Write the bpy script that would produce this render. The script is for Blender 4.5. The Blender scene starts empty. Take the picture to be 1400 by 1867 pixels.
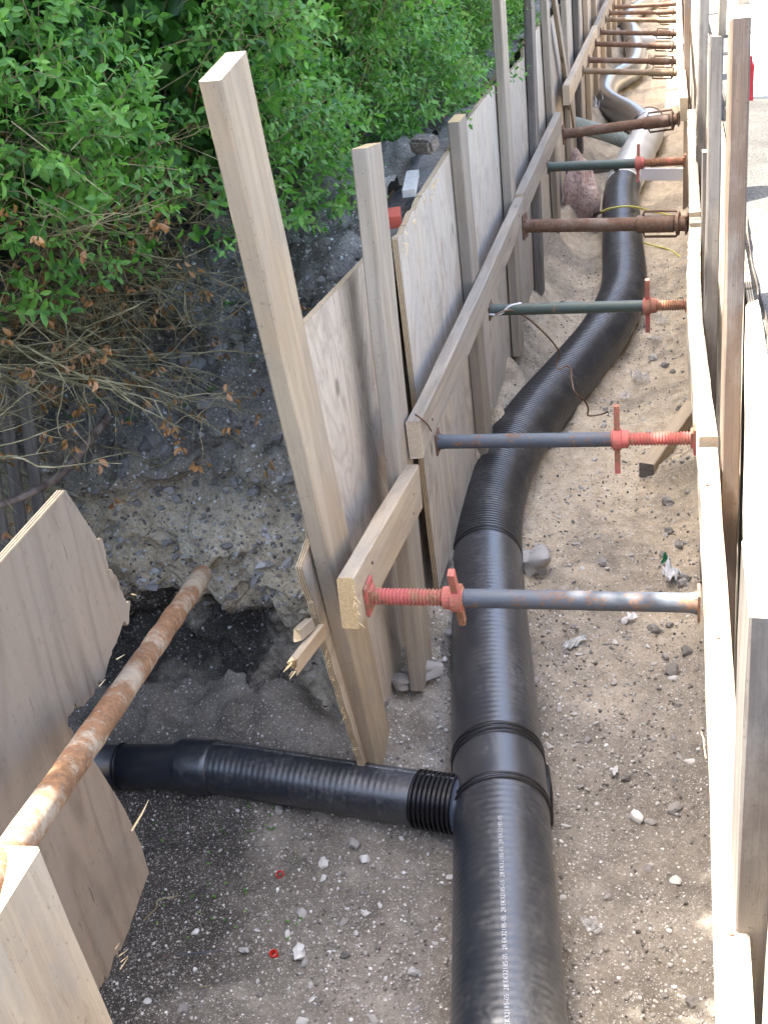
import bpy, bmesh, math, random
import numpy as np
from mathutils import Vector, Matrix, noise
random.seed(7); rng = np.random.default_rng(11)
S = bpy.context.scene; COL = S.collection

# ------------------------------------------------------------------ camera, sky, sun, exposure
RM = np.array([[0.96836, 0.00187, -0.24955], [0.21691, -0.49643, 0.84051], [-0.12231, -0.86806, -0.48114]])
u_, s_, v_ = np.linalg.svd(RM); RM = u_ @ v_
FPX = 2050.0; CZ = 2.5
cam = bpy.data.cameras.new('camera'); camo = bpy.data.objects.new('camera', cam); COL.objects.link(camo)
cx, cy, cz = RM[:, 0], -RM[:, 1], -RM[:, 2]
camo.matrix_world = Matrix(((cx[0], cy[0], cz[0], 0), (cx[1], cy[1], cz[1], 0), (cx[2], cy[2], cz[2], CZ), (0, 0, 0, 1)))
cam.sensor_fit = 'VERTICAL'; cam.sensor_height = 36; cam.sensor_width = 27; cam.lens = 36 * FPX / 1867
cam.clip_start = 0.05; cam.clip_end = 3000
S.camera = camo

SUN_EL, SUN_AZ = math.radians(64), math.radians(16)      # azimuth: from -X, turned towards +Y
w = bpy.data.worlds.new('World'); S.world = w; w.use_nodes = True
nt = w.node_tree; bg = nt.nodes['Background']
sky = nt.nodes.new('ShaderNodeTexSky'); sky.sky_type = 'NISHITA'; sky.sun_disc = False
sky.sun_elevation = SUN_EL
sdir = Vector((-math.cos(SUN_EL) * math.cos(SUN_AZ), math.cos(SUN_EL) * math.sin(SUN_AZ), math.sin(SUN_EL)))
sky.sun_rotation = math.atan2(sdir.x, sdir.y); sky.air_density = .9; sky.dust_density = 4.5; sky.ozone_density = .6
nt.links.new(sky.outputs[0], bg.inputs[0]); bg.inputs[1].default_value = 0.15
sl = bpy.data.lights.new('sun', 'SUN'); sl.energy = 4.5; sl.angle = math.radians(0.55); sl.color = (1, .955, .88)
so = bpy.data.objects.new('sun', sl); COL.objects.link(so); so.rotation_euler = sdir.to_track_quat('Z', 'Y').to_euler()
S.view_settings.view_transform = 'Standard'; S.view_settings.look = 'None'
S.view_settings.gamma = 1; S.view_settings.use_curve_mapping = False
S.view_settings.exposure = 3.05
S.render.engine = 'CYCLES'
S.cycles.max_bounces = 8; S.cycles.diffuse_bounces = 5

# ------------------------------------------------------------------ survey helpers (photo ray -> point on a plane of the place)
def ray(x, y): return RM @ np.array([x - 700.0, y - 933.0, FPX])
def oX(x, y, X): d = ray(x, y); d = d * (X / d[0]); return Vector((d[0], d[1], d[2] + CZ))
def oY(x, y, Y): d = ray(x, y); d = d * (Y / d[1]); return Vector((d[0], d[1], d[2] + CZ))
def oZ(x, y, Z): d = ray(x, y); d = d * ((Z - CZ) / d[2]); return Vector((d[0], d[1], d[2] + CZ))
def oD(x, y, D): d = ray(x, y) / FPX * D; return Vector((d[0], d[1], d[2] + CZ))
def fb(x, y, z=0.0, o=4, H=.9): return noise.fractal(Vector((x, y, z)), H, 2.0, o)

# ------------------------------------------------------------------ object helpers
def tag(o, label=None, cat=None, group=None, kind=None):
    if label: o['label'] = label
    if cat: o['category'] = cat
    if group: o['group'] = group
    if kind: o['kind'] = kind
    return o
def link(name, me, mats=None, parent=None, mw=None):
    o = bpy.data.objects.new(name, me); COL.objects.link(o)
    if mats is not None and me is not None and len(me.materials) == 0:
        for m in (mats if isinstance(mats, (list, tuple)) else [mats]): me.materials.append(m)
    if parent is not None: o.parent = parent
    if mw is not None: o.matrix_world = mw
    return o
def empty(name, loc=(0, 0, 0), label=None, cat=None, group=None):
    o = bpy.data.objects.new(name, None); COL.objects.link(o); o.location = loc; o.empty_display_size = .05
    bpy.context.view_layer.update()
    return tag(o, label, cat, group)
def child(name, me, mats, parent, mw=None):
    """mesh given in world coordinates (mw None) or local with matrix mw; kept where it stands under its parent"""
    o = link(name, me, mats); o.parent = parent
    inv = parent.matrix_basis.inverted()
    if parent.parent is not None: inv = (parent.parent.matrix_basis @ parent.matrix_parent_inverse @ parent.matrix_basis).inverted() if False else inv
    o.matrix_parent_inverse = inv
    if mw is not None: o.matrix_basis = mw
    return o
def mesh(name, V, F, smooth=False, mi=None):
    me = bpy.data.meshes.new(name); me.from_pydata([tuple(v) for v in V], [], F); me.update()
    if smooth: me.polygons.foreach_set('use_smooth', [True] * len(me.polygons))
    if mi is not None: me.polygons.foreach_set('material_index', mi)
    return me
def np_mesh(name, V, F, k, smooth=False):
    """V (n,3) array, F (m,k) array"""
    me = bpy.data.meshes.new(name); me.vertices.add(len(V)); me.vertices.foreach_set('co', np.asarray(V, np.float32).ravel())
    m = len(F); me.loops.add(m * k); me.loops.foreach_set('vertex_index', np.asarray(F, np.int32).ravel())
    me.polygons.add(m); me.polygons.foreach_set('loop_start', np.arange(m, dtype=np.int32) * k)
    if smooth: me.polygons.foreach_set('use_smooth', np.ones(m, bool))
    me.update(calc_edges=True); me.validate(); return me
ORD = ['first', 'second', 'third', 'fourth', 'fifth', 'sixth', 'seventh', 'eighth', 'ninth', 'tenth', 'eleventh', 'twelfth', 'thirteenth', 'fourteenth', 'fifteenth', 'sixteenth', 'seventeenth', 'eighteenth', 'nineteenth', 'twentieth', 'twenty-first']
class MB:
    def __init__(s): s.V = []; s.F = []
    def add(s, V, F):
        n = len(s.V); s.V += [tuple(v) for v in V]; s.F += [tuple(i + n for i in f) for f in F]
    def box(s, c, d, M=None):
        x, y, z = c; a, b, e = d[0] / 2, d[1] / 2, d[2] / 2
        V = [Vector((x + i * a, y + j * b, z + k * e)) for i in (-1, 1) for j in (-1, 1) for k in (-1, 1)]
        if M: V = [M @ v for v in V]
        s.add(V, [(0, 1, 3, 2), (4, 6, 7, 5), (0, 4, 5, 1), (2, 3, 7, 6), (0, 2, 6, 4), (1, 5, 7, 3)])
    def tube(s, pts, r, n=8, cap=True):
        pts = [Vector(p) for p in pts]; rs = r if hasattr(r, '__len__') else [r] * len(pts)
        t0 = (pts[1] - pts[0]).normalized(); up = Vector((0, 0, 1)) if abs(t0.z) < .9 else Vector((1, 0, 0))
        a = t0.cross(up).normalized(); V = []; F = []
        for i, p in enumerate(pts):
            t = (pts[min(i + 1, len(pts) - 1)] - pts[max(i - 1, 0)]).normalized()
            a = (a - t * a.dot(t)).normalized(); b = t.cross(a)
            for k in range(n):
                q = 2 * math.pi * k / n; V.append(p + (a * math.cos(q) + b * math.sin(q)) * rs[i])
        for i in range(len(pts) - 1):
            for k in range(n): F.append((i * n + k, i * n + (k + 1) % n, (i + 1) * n + (k + 1) % n, (i + 1) * n + k))
        if cap: F.append(tuple(range(n))[::-1]); F.append(tuple((len(pts) - 1) * n + k for k in range(n)))
        s.add(V, F)
    def me(s, name, smooth=False): return mesh(name, s.V, s.F, smooth)
def catmull(P, n=12):
    P = [Vector(p) for p in P]; Q = [P[0] * 2 - P[1]] + P + [P[-1] * 2 - P[-2]]; out = []
    for i in range(1, len(Q) - 2):
        a, b, c, d = Q[i - 1:i + 3]
        for k in range(n):
            t = k / n
            out.append(.5 * ((2 * b) + (c - a) * t + (2 * a - 5 * b + 4 * c - d) * t * t + (3 * b - a - 3 * c + d) * t ** 3))
    out.append(P[-1]); return out
def smooth_by_angle(me, ang=40):
    me.polygons.foreach_set('use_smooth', [True] * len(me.polygons))
    try: me.set_sharp_from_angle(angle=math.radians(ang))
    except Exception: pass

# ------------------------------------------------------------------ material helpers
class NT:
    def __init__(s, name):
        s.m = bpy.data.materials.new(name); s.m.use_nodes = True; s.t = s.m.node_tree; s.b = s.t.nodes['Principled BSDF']
        s.b.inputs['Roughness'].default_value = .85
        try: s.b.inputs['Specular IOR Level'].default_value = .3
        except Exception: pass
    def n(s, typ, **kw):
        nd = s.t.nodes.new(typ)
        for k, v in kw.items(): setattr(nd, k, v)
        return nd
    def l(s, a, b): s.t.links.new(a, b)
    def val(s, nd, i, v):
        if hasattr(v, 'is_linked') or hasattr(v, 'links'): s.l(v, nd.inputs[i])
        else: nd.inputs[i].default_value = v
    def coord(s, kind='Object'): return s.n('ShaderNodeTexCoord').outputs[kind]
    def mp(s, vec, scale=(1, 1, 1), loc=(0, 0, 0)):
        nd = s.n('ShaderNodeMapping'); s.l(vec, nd.inputs[0]); nd.inputs['Scale'].default_value = scale
        s.val(nd, 'Location', loc); return nd.outputs[0]
    def noise(s, vec, scale, detail=4, rough=.55, dist=0):
        nd = s.n('ShaderNodeTexNoise'); s.l(vec, nd.inputs['Vector']); nd.inputs['Scale'].default_value = scale
        nd.inputs['Detail'].default_value = detail; nd.inputs['Roughness'].default_value = rough; nd.inputs['Distortion'].default_value = dist
        return nd.outputs[0]
    def vor(s, vec, scale, feat='F1', out='Distance', rnd=1):
        nd = s.n('ShaderNodeTexVoronoi'); nd.feature = feat; s.l(vec, nd.inputs['Vector']); nd.inputs['Scale'].default_value = scale
        nd.inputs['Randomness'].default_value = rnd; return nd.outputs[out]
    def math(s, op, a, b=0.0, c=None):
        nd = s.n('ShaderNodeMath', operation=op); s.val(nd, 0, a); s.val(nd, 1, b)
        if c is not None: s.val(nd, 2, c)
        return nd.outputs[0]
    def ramp(s, fac, stops):
        nd = s.n('ShaderNodeValToRGB'); s.l(fac, nd.inputs[0]); e = nd.color_ramp.elements
        while len(e) < len(stops): e.new(.5)
        for i, (p, c) in enumerate(stops): e[i].position = p; e[i].color = (*c, 1) if hasattr(c, '__len__') else (c, c, c, 1)
        return nd.outputs[0]
    def mix(s, fac, a, b, mode='MIX'):
        nd = s.n('ShaderNodeMix', data_type='RGBA', blend_type=mode)
        s.val(nd, 0, fac)
        for i, v in ((6, a), (7, b)):
            if hasattr(v, 'links'): s.l(v, nd.inputs[i])
            else: nd.inputs[i].default_value = (*v, 1)
        return nd.outputs[2]
    def bump(s, h, strength=.3, dist=.01, prev=None):
        nd = s.n('ShaderNodeBump'); s.l(h, nd.inputs['Height']); nd.inputs['Strength'].default_value = strength; nd.inputs['Distance'].default_value = dist
        if prev is not None: s.l(prev, nd.inputs['Normal'])
        return nd.outputs[0]
    def out(s, col=None, bump=None, rough=None, metal=None):
        if col is not None: s.val(s.b, 'Base Color', col if hasattr(col, 'links') else (*col, 1))
        if bump is not None: s.l(bump, s.b.inputs['Normal'])
        if rough is not None: s.val(s.b, 'Roughness', rough)
        if metal is not None: s.val(s.b, 'Metallic', metal)
        return s.m
    def rand(s): return s.n('ShaderNodeObjectInfo').outputs['Random']
    def shift(s, vec, amt=37.0):
        r = s.rand(); c = s.n('ShaderNodeCombineXYZ')
        s.l(s.math('MULTIPLY', r, amt), c.inputs[0]); s.l(s.math('MULTIPLY', r, amt * 1.7), c.inputs[1]); s.l(s.math('MULTIPLY', r, amt * .6), c.inputs[2])
        nd = s.n('ShaderNodeVectorMath', operation='ADD'); s.l(vec, nd.inputs[0]); s.l(c.outputs[0], nd.inputs[1]); return nd.outputs[0]

def wood_mat(name, light, dark, grey, greyamt=.4, ring=26, knots=True, dirt=.35):
    g = NT(name); raw = g.coord(); v = g.shift(raw)
    n1 = g.noise(g.mp(v, (.7, 11, 11)), 1.0, 3, .5, .4)
    rings = g.math('SINE', g.math('MULTIPLY', n1, ring)); rings = g.math('MULTIPLY_ADD', rings, .5, .5)
    fib = g.noise(g.mp(v, (5, 260, 260)), 1.0, 3, .6)
    f = g.math('ADD', g.math('MULTIPLY', rings, .40), g.math('MULTIPLY_ADD', fib, .55, .09))
    c = g.ramp(f, [(.2, dark), (.55, tuple((a + b) / 2 for a, b in zip(light, dark))), (.95, light)])
    wz = g.noise(g.mp(v, (1.6, 5, 5)), 1.3, 4, .6)
    c = g.mix(g.ramp(wz, [(.35, 0.0), (.7, greyamt)]), c, grey)
    st = g.noise(g.mp(v, (6, 40, 40)), 1.0, 4, .7)
    c = g.mix(g.ramp(st, [(.57, 0.0), (.75, dirt)]), c, tuple(x * .35 for x in dark))
    if knots:
        kd = g.vor(g.mp(v, (2.1, 7, 7)), 1.0); c = g.mix(g.ramp(kd, [(.05, .75), (.12, .0)]), c, tuple(x * .4 for x in dark))
    mud = g.noise(g.mp(v, (1.2, 2.5, 2.5)), 2.3, 7, .75); c = g.mix(g.ramp(mud, [(.5, 0.0), (.66, .5)]), c, (.22, .2, .172))
    sp = g.noise(v, 95, 2, .6); c = g.mix(g.ramp(sp, [(.66, 0.0), (.72, .45)]), c, tuple(x * .45 for x in dark))
    rr = g.math('MULTIPLY_ADD', g.rand(), .34, .83)
    hs = g.n('ShaderNodeHueSaturation'); g.l(c, hs.inputs['Color']); g.l(rr, hs.inputs['Value'])
    b = g.bump(fib, .35, .002); b = g.bump(f, .25, .0015, b); b = g.bump(st, .4, .003, b)
    return g.out(hs.outputs[0], b, .78)
def end_mat(name, light, dark):
    g = NT(name); raw = g.coord(); v = g.shift(raw, 3.0)
    sx = g.n('ShaderNodeSeparateXYZ'); g.l(raw, sx.inputs[0])
    y = g.math('ADD', sx.outputs[1], .07); z = g.math('ADD', sx.outputs[2], .05)
    r = g.math('SQRT', g.math('ADD', g.math('MULTIPLY', y, y), g.math('MULTIPLY', z, z)))
    r = g.math('ADD', r, g.math('MULTIPLY', g.noise(raw, 12, 2), .02))
    s = g.math('MULTIPLY_ADD', g.math('SINE', g.math('MULTIPLY', r, 1700)), .5, .5)
    nz = g.noise(v, 130, 3, .7)
    c = g.ramp(g.math('ADD', g.math('MULTIPLY', s, .45), g.math('MULTIPLY', nz, .6)), [(.2, dark), (.8, light)])
    return g.out(c, g.bump(nz, .8, .004), .9)
def ply_mat(name, light, dark, grey, greyamt):
    g = NT(name); v = g.shift(g.coord())
    n1 = g.noise(g.mp(v, (.9, 3.2, 1)), 1.0, 2, .45, .9)
    rings = g.math('MULTIPLY_ADD', g.math('SINE', g.math('MULTIPLY', n1, 95)), .5, .5)
    n2 = g.noise(g.mp(v, (1.5, 26, 26)), 1.0, 4, .6, .5)
    fib = g.noise(g.mp(v, (9, 240, 240)), 1.0, 3, .6)
    f = g.math('ADD', g.math('ADD', g.math('MULTIPLY', g.math('POWER', rings, 2.5), .22), g.math('MULTIPLY', n2, .52)), g.math('MULTIPLY', fib, .28))
    c = g.ramp(f, [(.22, light), (.5, tuple(a * .62 + b * .38 for a, b in zip(light, dark))), (.8, dark)])
    c = g.mix(g.ramp(g.noise(g.mp(v, (1.1, 2.2, 2)), 1.6, 5, .62), [(.38, 0.0), (.68, greyamt)]), c, grey)
    ck = g.noise(g.mp(v, (11, 120, 120)), 1.0, 2, .5); c = g.mix(g.ramp(ck, [(.695, 0.0), (.74, .6)]), c, tuple(x * .25 for x in dark))
    kd = g.vor(g.mp(v, (2.6, 4.2, 4)), 1.0); c = g.mix(g.ramp(kd, [(.045, .7), (.09, .0)]), c, tuple(x * .35 for x in dark))
    sp = g.noise(g.mp(v, (1, 1.6, 1)), 46, 3, .65); c = g.mix(g.ramp(sp, [(.6, 0.0), (.74, .35)]), c, tuple(x * .5 for x in dark))
    mud = g.noise(v, 5.5, 7, .78); c = g.mix(g.ramp(mud, [(.54, 0.0), (.66, .55)]), c, (.21, .185, .15))
    wet = g.noise(v, 3.3, 5, .7); c = g.mix(g.ramp(wet, [(.55, 0.0), (.75, .35)]), c, tuple(x * .55 for x in grey))
    hs = g.n('ShaderNodeHueSaturation'); g.l(c, hs.inputs['Color']); g.l(g.math('MULTIPLY_ADD', g.rand(), .26, .87), hs.inputs['Value'])
    b = g.bump(f, .3, .002); b = g.bump(ck, .25, .002, b)
    return g.out(hs.outputs[0], b, .8)
def plyedge_mat():
    g = NT('plywood_edge'); raw = g.coord(); sx = g.n('ShaderNodeSeparateXYZ'); g.l(raw, sx.inputs[0])
    s = g.math('MULTIPLY_ADD', g.math('SINE', g.math('MULTIPLY', sx.outputs[2], 1050)), .5, .5)
    nz = g.noise(g.mp(raw, (60, 60, 260)), 1.0, 3, .7)
    c = g.ramp(g.math('ADD', g.math('MULTIPLY', s, .6), g.math('MULTIPLY', nz, .5)), [(.2, (.12, .08, .045)), (.5, (.33, .24, .14)), (.9, (.55, .45, .3))])
    return g.out(c, g.bump(nz, .8, .004), .9)
M_fresh = wood_mat('fresh_pine', (.46, .37, .25), (.285, .208, .13), (.31, .265, .21), .6, 24)
M_grey = wood_mat('weathered_pine', (.335, .282, .212), (.18, .143, .103), (.245, .222, .19), .75, 30)
M_dark = wood_mat('dark_weathered_pine', (.165, .14, .118), (.065, .056, .048), (.125, .116, .105), .6, 34, True, .5)
M_pale = wood_mat('pale_pine', (.66, .57, .44), (.48, .385, .27), (.52, .5, .46), .5, 20)
M_brn = wood_mat('brown_pine', (.175, .12, .082), (.095, .065, .045), (.13, .102, .082), .5, 26)
M_end = end_mat('cut_end_grain', (.68, .51, .28), (.27, .175, .07))
M_endp = end_mat('pale_end_grain', (.55, .45, .32), (.3, .24, .17))
M_ply = ply_mat('grey_plywood', (.455, .40, .325), (.22, .175, .13), (.35, .33, .295), .75)
M_plyw = ply_mat('warm_plywood', (.50, .425, .335), (.27, .21, .15), (.39, .35, .30), .5)
M_plyn = ply_mat('plywood_brown', (.245, .19, .14), (.12, .088, .062), (.185, .158, .128), .6)
M_plye = plyedge_mat()
M_splint = NT('raw_splinter').out((.66, .5, .28), rough=.9)

def soil_mat(name, cols, speck=.5, scale=1.0, strata=None, bumpd=.02):
    g = NT(name); v = g.coord()
    n = g.noise(v, 2.2 * scale, 6, .65); n2 = g.noise(v, 14 * scale, 5, .7); n3 = g.noise(v, 90 * scale, 4, .7)
    f = g.math('ADD', g.math('ADD', g.math('MULTIPLY', n, .45), g.math('MULTIPLY', n2, .3)), g.math('MULTIPLY', n3, .3))
    c = g.ramp(f, [(.38, cols[0]), (.52, cols[1]), (.66, cols[2])])
    if strata: c = strata(g, v, c, n, n2, n3)
    # small mixed stones baked into the dirt: each cell its own tone
    for sc, amt, th in ((70, 1.0, .23), (150, .9, .25), (320, .8, .27)):
        vn = g.n('ShaderNodeTexVoronoi'); g.l(v, vn.inputs['Vector']); vn.inputs['Scale'].default_value = sc
        sep = g.n('ShaderNodeSeparateColor'); g.l(vn.outputs['Color'], sep.inputs[0])
        stone = g.ramp(sep.outputs[0], [(0, (.10, .09, .08)), (.45, (.24, .215, .185)), (.8, (.40, .37, .33)), (1, (.62, .60, .56))])
        pick = g.ramp(sep.outputs[1], [(.62 - speck * .3, 0.0), (.64 - speck * .3, 1.0)])
        edge = g.ramp(vn.outputs['Distance'], [(th, 1.0), (th + .1, 0.0)])
        m = g.math('MULTIPLY', g.math('MULTIPLY', pick, edge), amt * min(1, speck * 1.6))
        c = g.mix(m, c, stone)
    b = g.bump(n2, .5, bumpd); b = g.bump(n3, .6, bumpd * .35, b)
    v1 = g.vor(v, 110); b = g.bump(v1, .4, .004, b)
    return g.out(c, b, .95)
def floor_strata(g, v, c, n, n2, n3):
    sx = g.n('ShaderNodeSeparateXYZ'); g.l(v, sx.inputs[0])
    y = g.math('ADD', sx.outputs[1], g.math('MULTIPLY', g.math('SUBTRACT', n, .5), 2.2))
    sand = g.ramp(g.math('ADD', g.math('MULTIPLY', n2, .6), g.math('MULTIPLY', n3, .4)), [(.35, (.28, .222, .145)), (.5, (.43, .352, .245)), (.68, (.54, .46, .345))])
    m = g.n('ShaderNodeMapRange'); g.l(y, m.inputs[0]); m.inputs[1].default_value = 3.0; m.inputs[2].default_value = 4.2
    c = g.mix(m.outputs[0], c, sand)
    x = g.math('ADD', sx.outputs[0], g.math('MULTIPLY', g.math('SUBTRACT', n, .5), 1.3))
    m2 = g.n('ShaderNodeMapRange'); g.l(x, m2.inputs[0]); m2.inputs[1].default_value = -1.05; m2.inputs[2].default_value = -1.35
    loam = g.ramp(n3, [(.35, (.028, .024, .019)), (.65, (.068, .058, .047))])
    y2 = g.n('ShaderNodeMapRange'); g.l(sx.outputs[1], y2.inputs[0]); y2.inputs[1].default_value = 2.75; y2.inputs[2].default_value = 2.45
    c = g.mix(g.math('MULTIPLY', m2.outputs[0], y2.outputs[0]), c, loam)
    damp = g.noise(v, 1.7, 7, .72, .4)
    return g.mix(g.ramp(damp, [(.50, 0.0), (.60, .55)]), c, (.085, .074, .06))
def bank_strata(g, v, c, n, n2, n3):
    sx = g.n('ShaderNodeSeparateXYZ'); g.l(v, sx.inputs[0])
    z = g.math('ADD', sx.outputs[2], g.math('MULTIPLY', g.math('SUBTRACT', n, .5), .55))
    z = g.math('ADD', z, g.math('MULTIPLY', g.math('SUBTRACT', n2, .5), .18))
    loam = g.ramp(g.math('ADD', g.math('MULTIPLY', n2, .5), g.math('MULTIPLY', n3, .5)), [(.36, (.07, .061, .05)), (.5, (.15, .134, .113)), (.64, (.25, .228, .195))])
    tan = g.ramp(g.math('ADD', g.math('MULTIPLY', n2, .5), g.math('MULTIPLY', n3, .5)), [(.36, (.30, .235, .145)), (.5, (.52, .43, .29)), (.64, (.66, .575, .42))])
    low = g.ramp(g.math('ADD', g.math('MULTIPLY', n2, .6), g.math('MULTIPLY', n3, .4)), [(.36, (.22, .185, .13)), (.5, (.41, .35, .26)), (.64, (.53, .465, .36))])
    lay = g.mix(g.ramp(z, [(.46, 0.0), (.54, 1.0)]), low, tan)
    hollow_shade = g.math('MULTIPLY', g.ramp(z, [(.06, 0.0), (.20, 1.0), (.47, 1.0), (.52, 0.0)]), g.ramp(n, [(.34, 0.0), (.44, .93)]))
    mx = g.n('ShaderNodeMapRange'); g.l(g.math('ADD', sx.outputs[0], g.math('MULTIPLY', g.math('SUBTRACT', n2, .5), .5)), mx.inputs[0]); mx.inputs[1].default_value = -1.16; mx.inputs[2].default_value = -1.38; hollow_shade = g.math('MULTIPLY', hollow_shade, mx.outputs[0])
    lay = g.mix(hollow_shade, lay, (.03, .027, .024))  # shade of the undercut hollow painted black into the soil colour
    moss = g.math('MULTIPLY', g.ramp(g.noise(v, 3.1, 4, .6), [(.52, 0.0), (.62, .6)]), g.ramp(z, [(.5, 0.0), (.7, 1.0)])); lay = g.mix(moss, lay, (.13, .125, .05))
    m = g.n('ShaderNodeMapRange'); g.l(z, m.inputs[0]); m.inputs[1].default_value = .78; m.inputs[2].default_value = 1.08
    return g.mix(m.outputs[0], lay, loam)
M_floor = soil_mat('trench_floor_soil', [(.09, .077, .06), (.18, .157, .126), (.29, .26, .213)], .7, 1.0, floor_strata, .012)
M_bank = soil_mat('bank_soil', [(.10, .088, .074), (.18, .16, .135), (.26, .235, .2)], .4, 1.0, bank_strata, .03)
M_loam = soil_mat('garden_soil', [(.10, .09, .078), (.195, .177, .157), (.30, .278, .25)], .25, 1.0, None, .03)
M_cut = soil_mat('cut_soil', [(.07, .06, .05), (.13, .11, .09), (.2, .175, .14)], .5)

def street_mat():
    g = NT('gravel_street'); v = g.coord(); n = g.noise(v, 1.4, 6, .65); n3 = g.noise(v, 120, 4, .75)
    sx = g.n('ShaderNodeSeparateXYZ'); g.l(v, sx.inputs[0])
    c = g.ramp(g.math('ADD', g.math('MULTIPLY', n, .5), g.math('MULTIPLY', n3, .5)), [(.36, (.03, .028, .024)), (.5, (.085, .079, .068)), (.64, (.19, .18, .16))])
    return g.out(c, g.bump(n3, .9, .012), .95)
M_street = street_mat()
def slab_mat():
    g = NT('paving_concrete'); v = g.coord(); n = g.noise(v, 6, 6, .7); n3 = g.noise(v, 180, 3, .7)
    c = g.ramp(g.math('ADD', g.math('MULTIPLY', n, .6), g.math('MULTIPLY', n3, .4)), [(.35, (.36, .35, .33)), (.65, (.56, .55, .52))])
    return g.out(c, g.bump(n3, .5, .004), .9)
M_slab = slab_mat()

def rust_mat(name, base, rust, amt, rough=.55, metal=.3, sc=9, pale=None):
    g = NT(name); v = g.shift(g.coord(), 11)
    n = g.noise(v, sc, 6, .7); n2 = g.noise(v, sc * 9, 4, .7)
    c = g.mix(g.ramp(g.noise(g.mp(v, (8, 40, 40)), 1.0, 4), [(.3, 0.0), (.7, .5)]), base, tuple(x * 1.5 for x in base))
    rc = g.ramp(n2, [(.3, tuple(x * .45 for x in rust)), (.6, rust), (.8, tuple(min(1, x * 1.5) for x in rust))])
    mk = g.ramp(g.math('ADD', g.math('MULTIPLY', n, .7), g.math('MULTIPLY', n2, .3)), [(.62 - amt * .35, 0.0), (.70 - amt * .35, 1.0)])
    c = g.mix(mk, c, rc)
    if pale: c = g.mix(g.ramp(g.noise(v, sc * 2.3, 5, .7), [(.55, 0.0), (.66, .9)]), c, pale)
    return g.out(c, g.bump(n2, .5, .002), g.math('MULTIPLY_ADD', mk, .3, rough), metal * .5)
M_tube = rust_mat('blue_grey_steel', (.06, .07, .083), (.16, .09, .055), .3, .5, .15)
M_tubeg = rust_mat('green_grey_steel', (.055, .07, .058), (.2, .12, .07), .2, .45, .3)
M_red = rust_mat('red_oxide_paint', (.36, .095, .08), (.30, .15, .09), .4, .65, .05)
M_redr = rust_mat('rusted_red_thread', (.34, .12, .085), (.32, .16, .09), .6, .75, .05)
M_brown = rust_mat('rusty_brown_steel', (.15, .105, .08), (.17, .10, .065), .55, .6, .3)
M_rustp = rust_mat('flaking_rust', (.22, .175, .125), (.19, .10, .05), .5, .85, .05, 7, (.30, .255, .185))

def pipe_mat(name, dust=.22, rough=.36, base=(.013, .0165, .0235)):
    g = NT(name); v = g.coord()
    n = g.noise(v, 5, 6, .7); n2 = g.noise(v, 60, 4, .75); n3 = g.noise(v, 300, 2, .7)
    d = g.math('MULTIPLY', g.ramp(n, [(.42, 0.0), (.72, 1.0)]), g.ramp(n2, [(.42, 0.0), (.66, 1.0)]))
    d2 = g.ramp(n3, [(.66, 0.0), (.74, .8)])
    c = g.mix(g.math('MULTIPLY', d, dust * 1.6), base, (.24, .23, .21)); c = g.mix(g.math('MULTIPLY', d2, dust), c, (.32, .31, .29))
    r = g.math('ADD', g.math('MULTIPLY_ADD', n2, .22, rough - .1), g.math('MULTIPLY', d, .3))
    m = g.out(c, g.bump(n2, .06, .002), r)
    g.b.inputs['Specular IOR Level'].default_value = .9
    g.b.inputs['Coat Weight'].default_value = .35; g.b.inputs['Coat Roughness'].default_value = .28
    return m
M_pipe = pipe_mat('black_polyethylene'); M_pipec = pipe_mat('dusty_black_corrugated', .45, .32, (.013, .0155, .020))
M_seal = NT('black_rubber').out((.010, .010, .012), rough=.3)
M_coverp = pipe_mat('dusty_grey_wrap', .5, .35, (.42, .42, .41))
M_white = NT('white_print').out((.55, .58, .60), rough=.6)

def leaf_mat(name, c1, c2, tl=.35):
    g = NT(name); v = g.coord(); geo = g.n('ShaderNodeNewGeometry')
    n = g.noise(v, 4.5, 4, .6); r = geo.outputs['Random Per Island']
    f = g.math('ADD', g.math('MULTIPLY', n, .55), g.math('MULTIPLY', r, .45))
    c = g.ramp(f, [(.25, c1), (.75, c2)])
    g.val(g.b, 'Base Color', c); g.b.inputs['Roughness'].default_value = .42; g.b.inputs['Specular IOR Level'].default_value = .45
    tr = g.n('ShaderNodeBsdfTranslucent'); g.l(g.mix(.5, c, (.09, .30, .03), 'ADD'), tr.inputs[0])
    mx = g.n('ShaderNodeMixShader'); mx.inputs[0].default_value = tl
    g.l(g.b.outputs[0], mx.inputs[1]); g.l(tr.outputs[0], mx.inputs[2]); g.l(mx.outputs[0], g.t.nodes['Material Output'].inputs[0])
    return g.m
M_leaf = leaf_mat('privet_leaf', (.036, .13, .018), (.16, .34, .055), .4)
M_leaf_shade = leaf_mat('privet_inner_leaf_shade', (.018, .062, .010), (.045, .13, .022), .25)  # darker copy of the leaf, shade of the hedge gaps put into the colour
M_dead = leaf_mat('dead_leaf', (.17, .075, .025), (.33, .16, .06), .15)
M_twig = NT('twig_bark'); _n = M_twig.noise(M_twig.coord(), 22, 4); M_twig = M_twig.out(M_twig.ramp(_n, [(.35, (.11, .092, .045)), (.6, (.26, .22, .12)), (.75, (.33, .285, .19))]), rough=.9)
M_bark = NT('brown_bark'); _n = M_bark.noise(M_bark.coord(), 30, 4); M_bark = M_bark.out(M_bark.ramp(_n, [(.35, (.06, .04, .03)), (.65, (.17, .125, .1))]), M_bark.bump(_n, .6, .004), .9)
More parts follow.
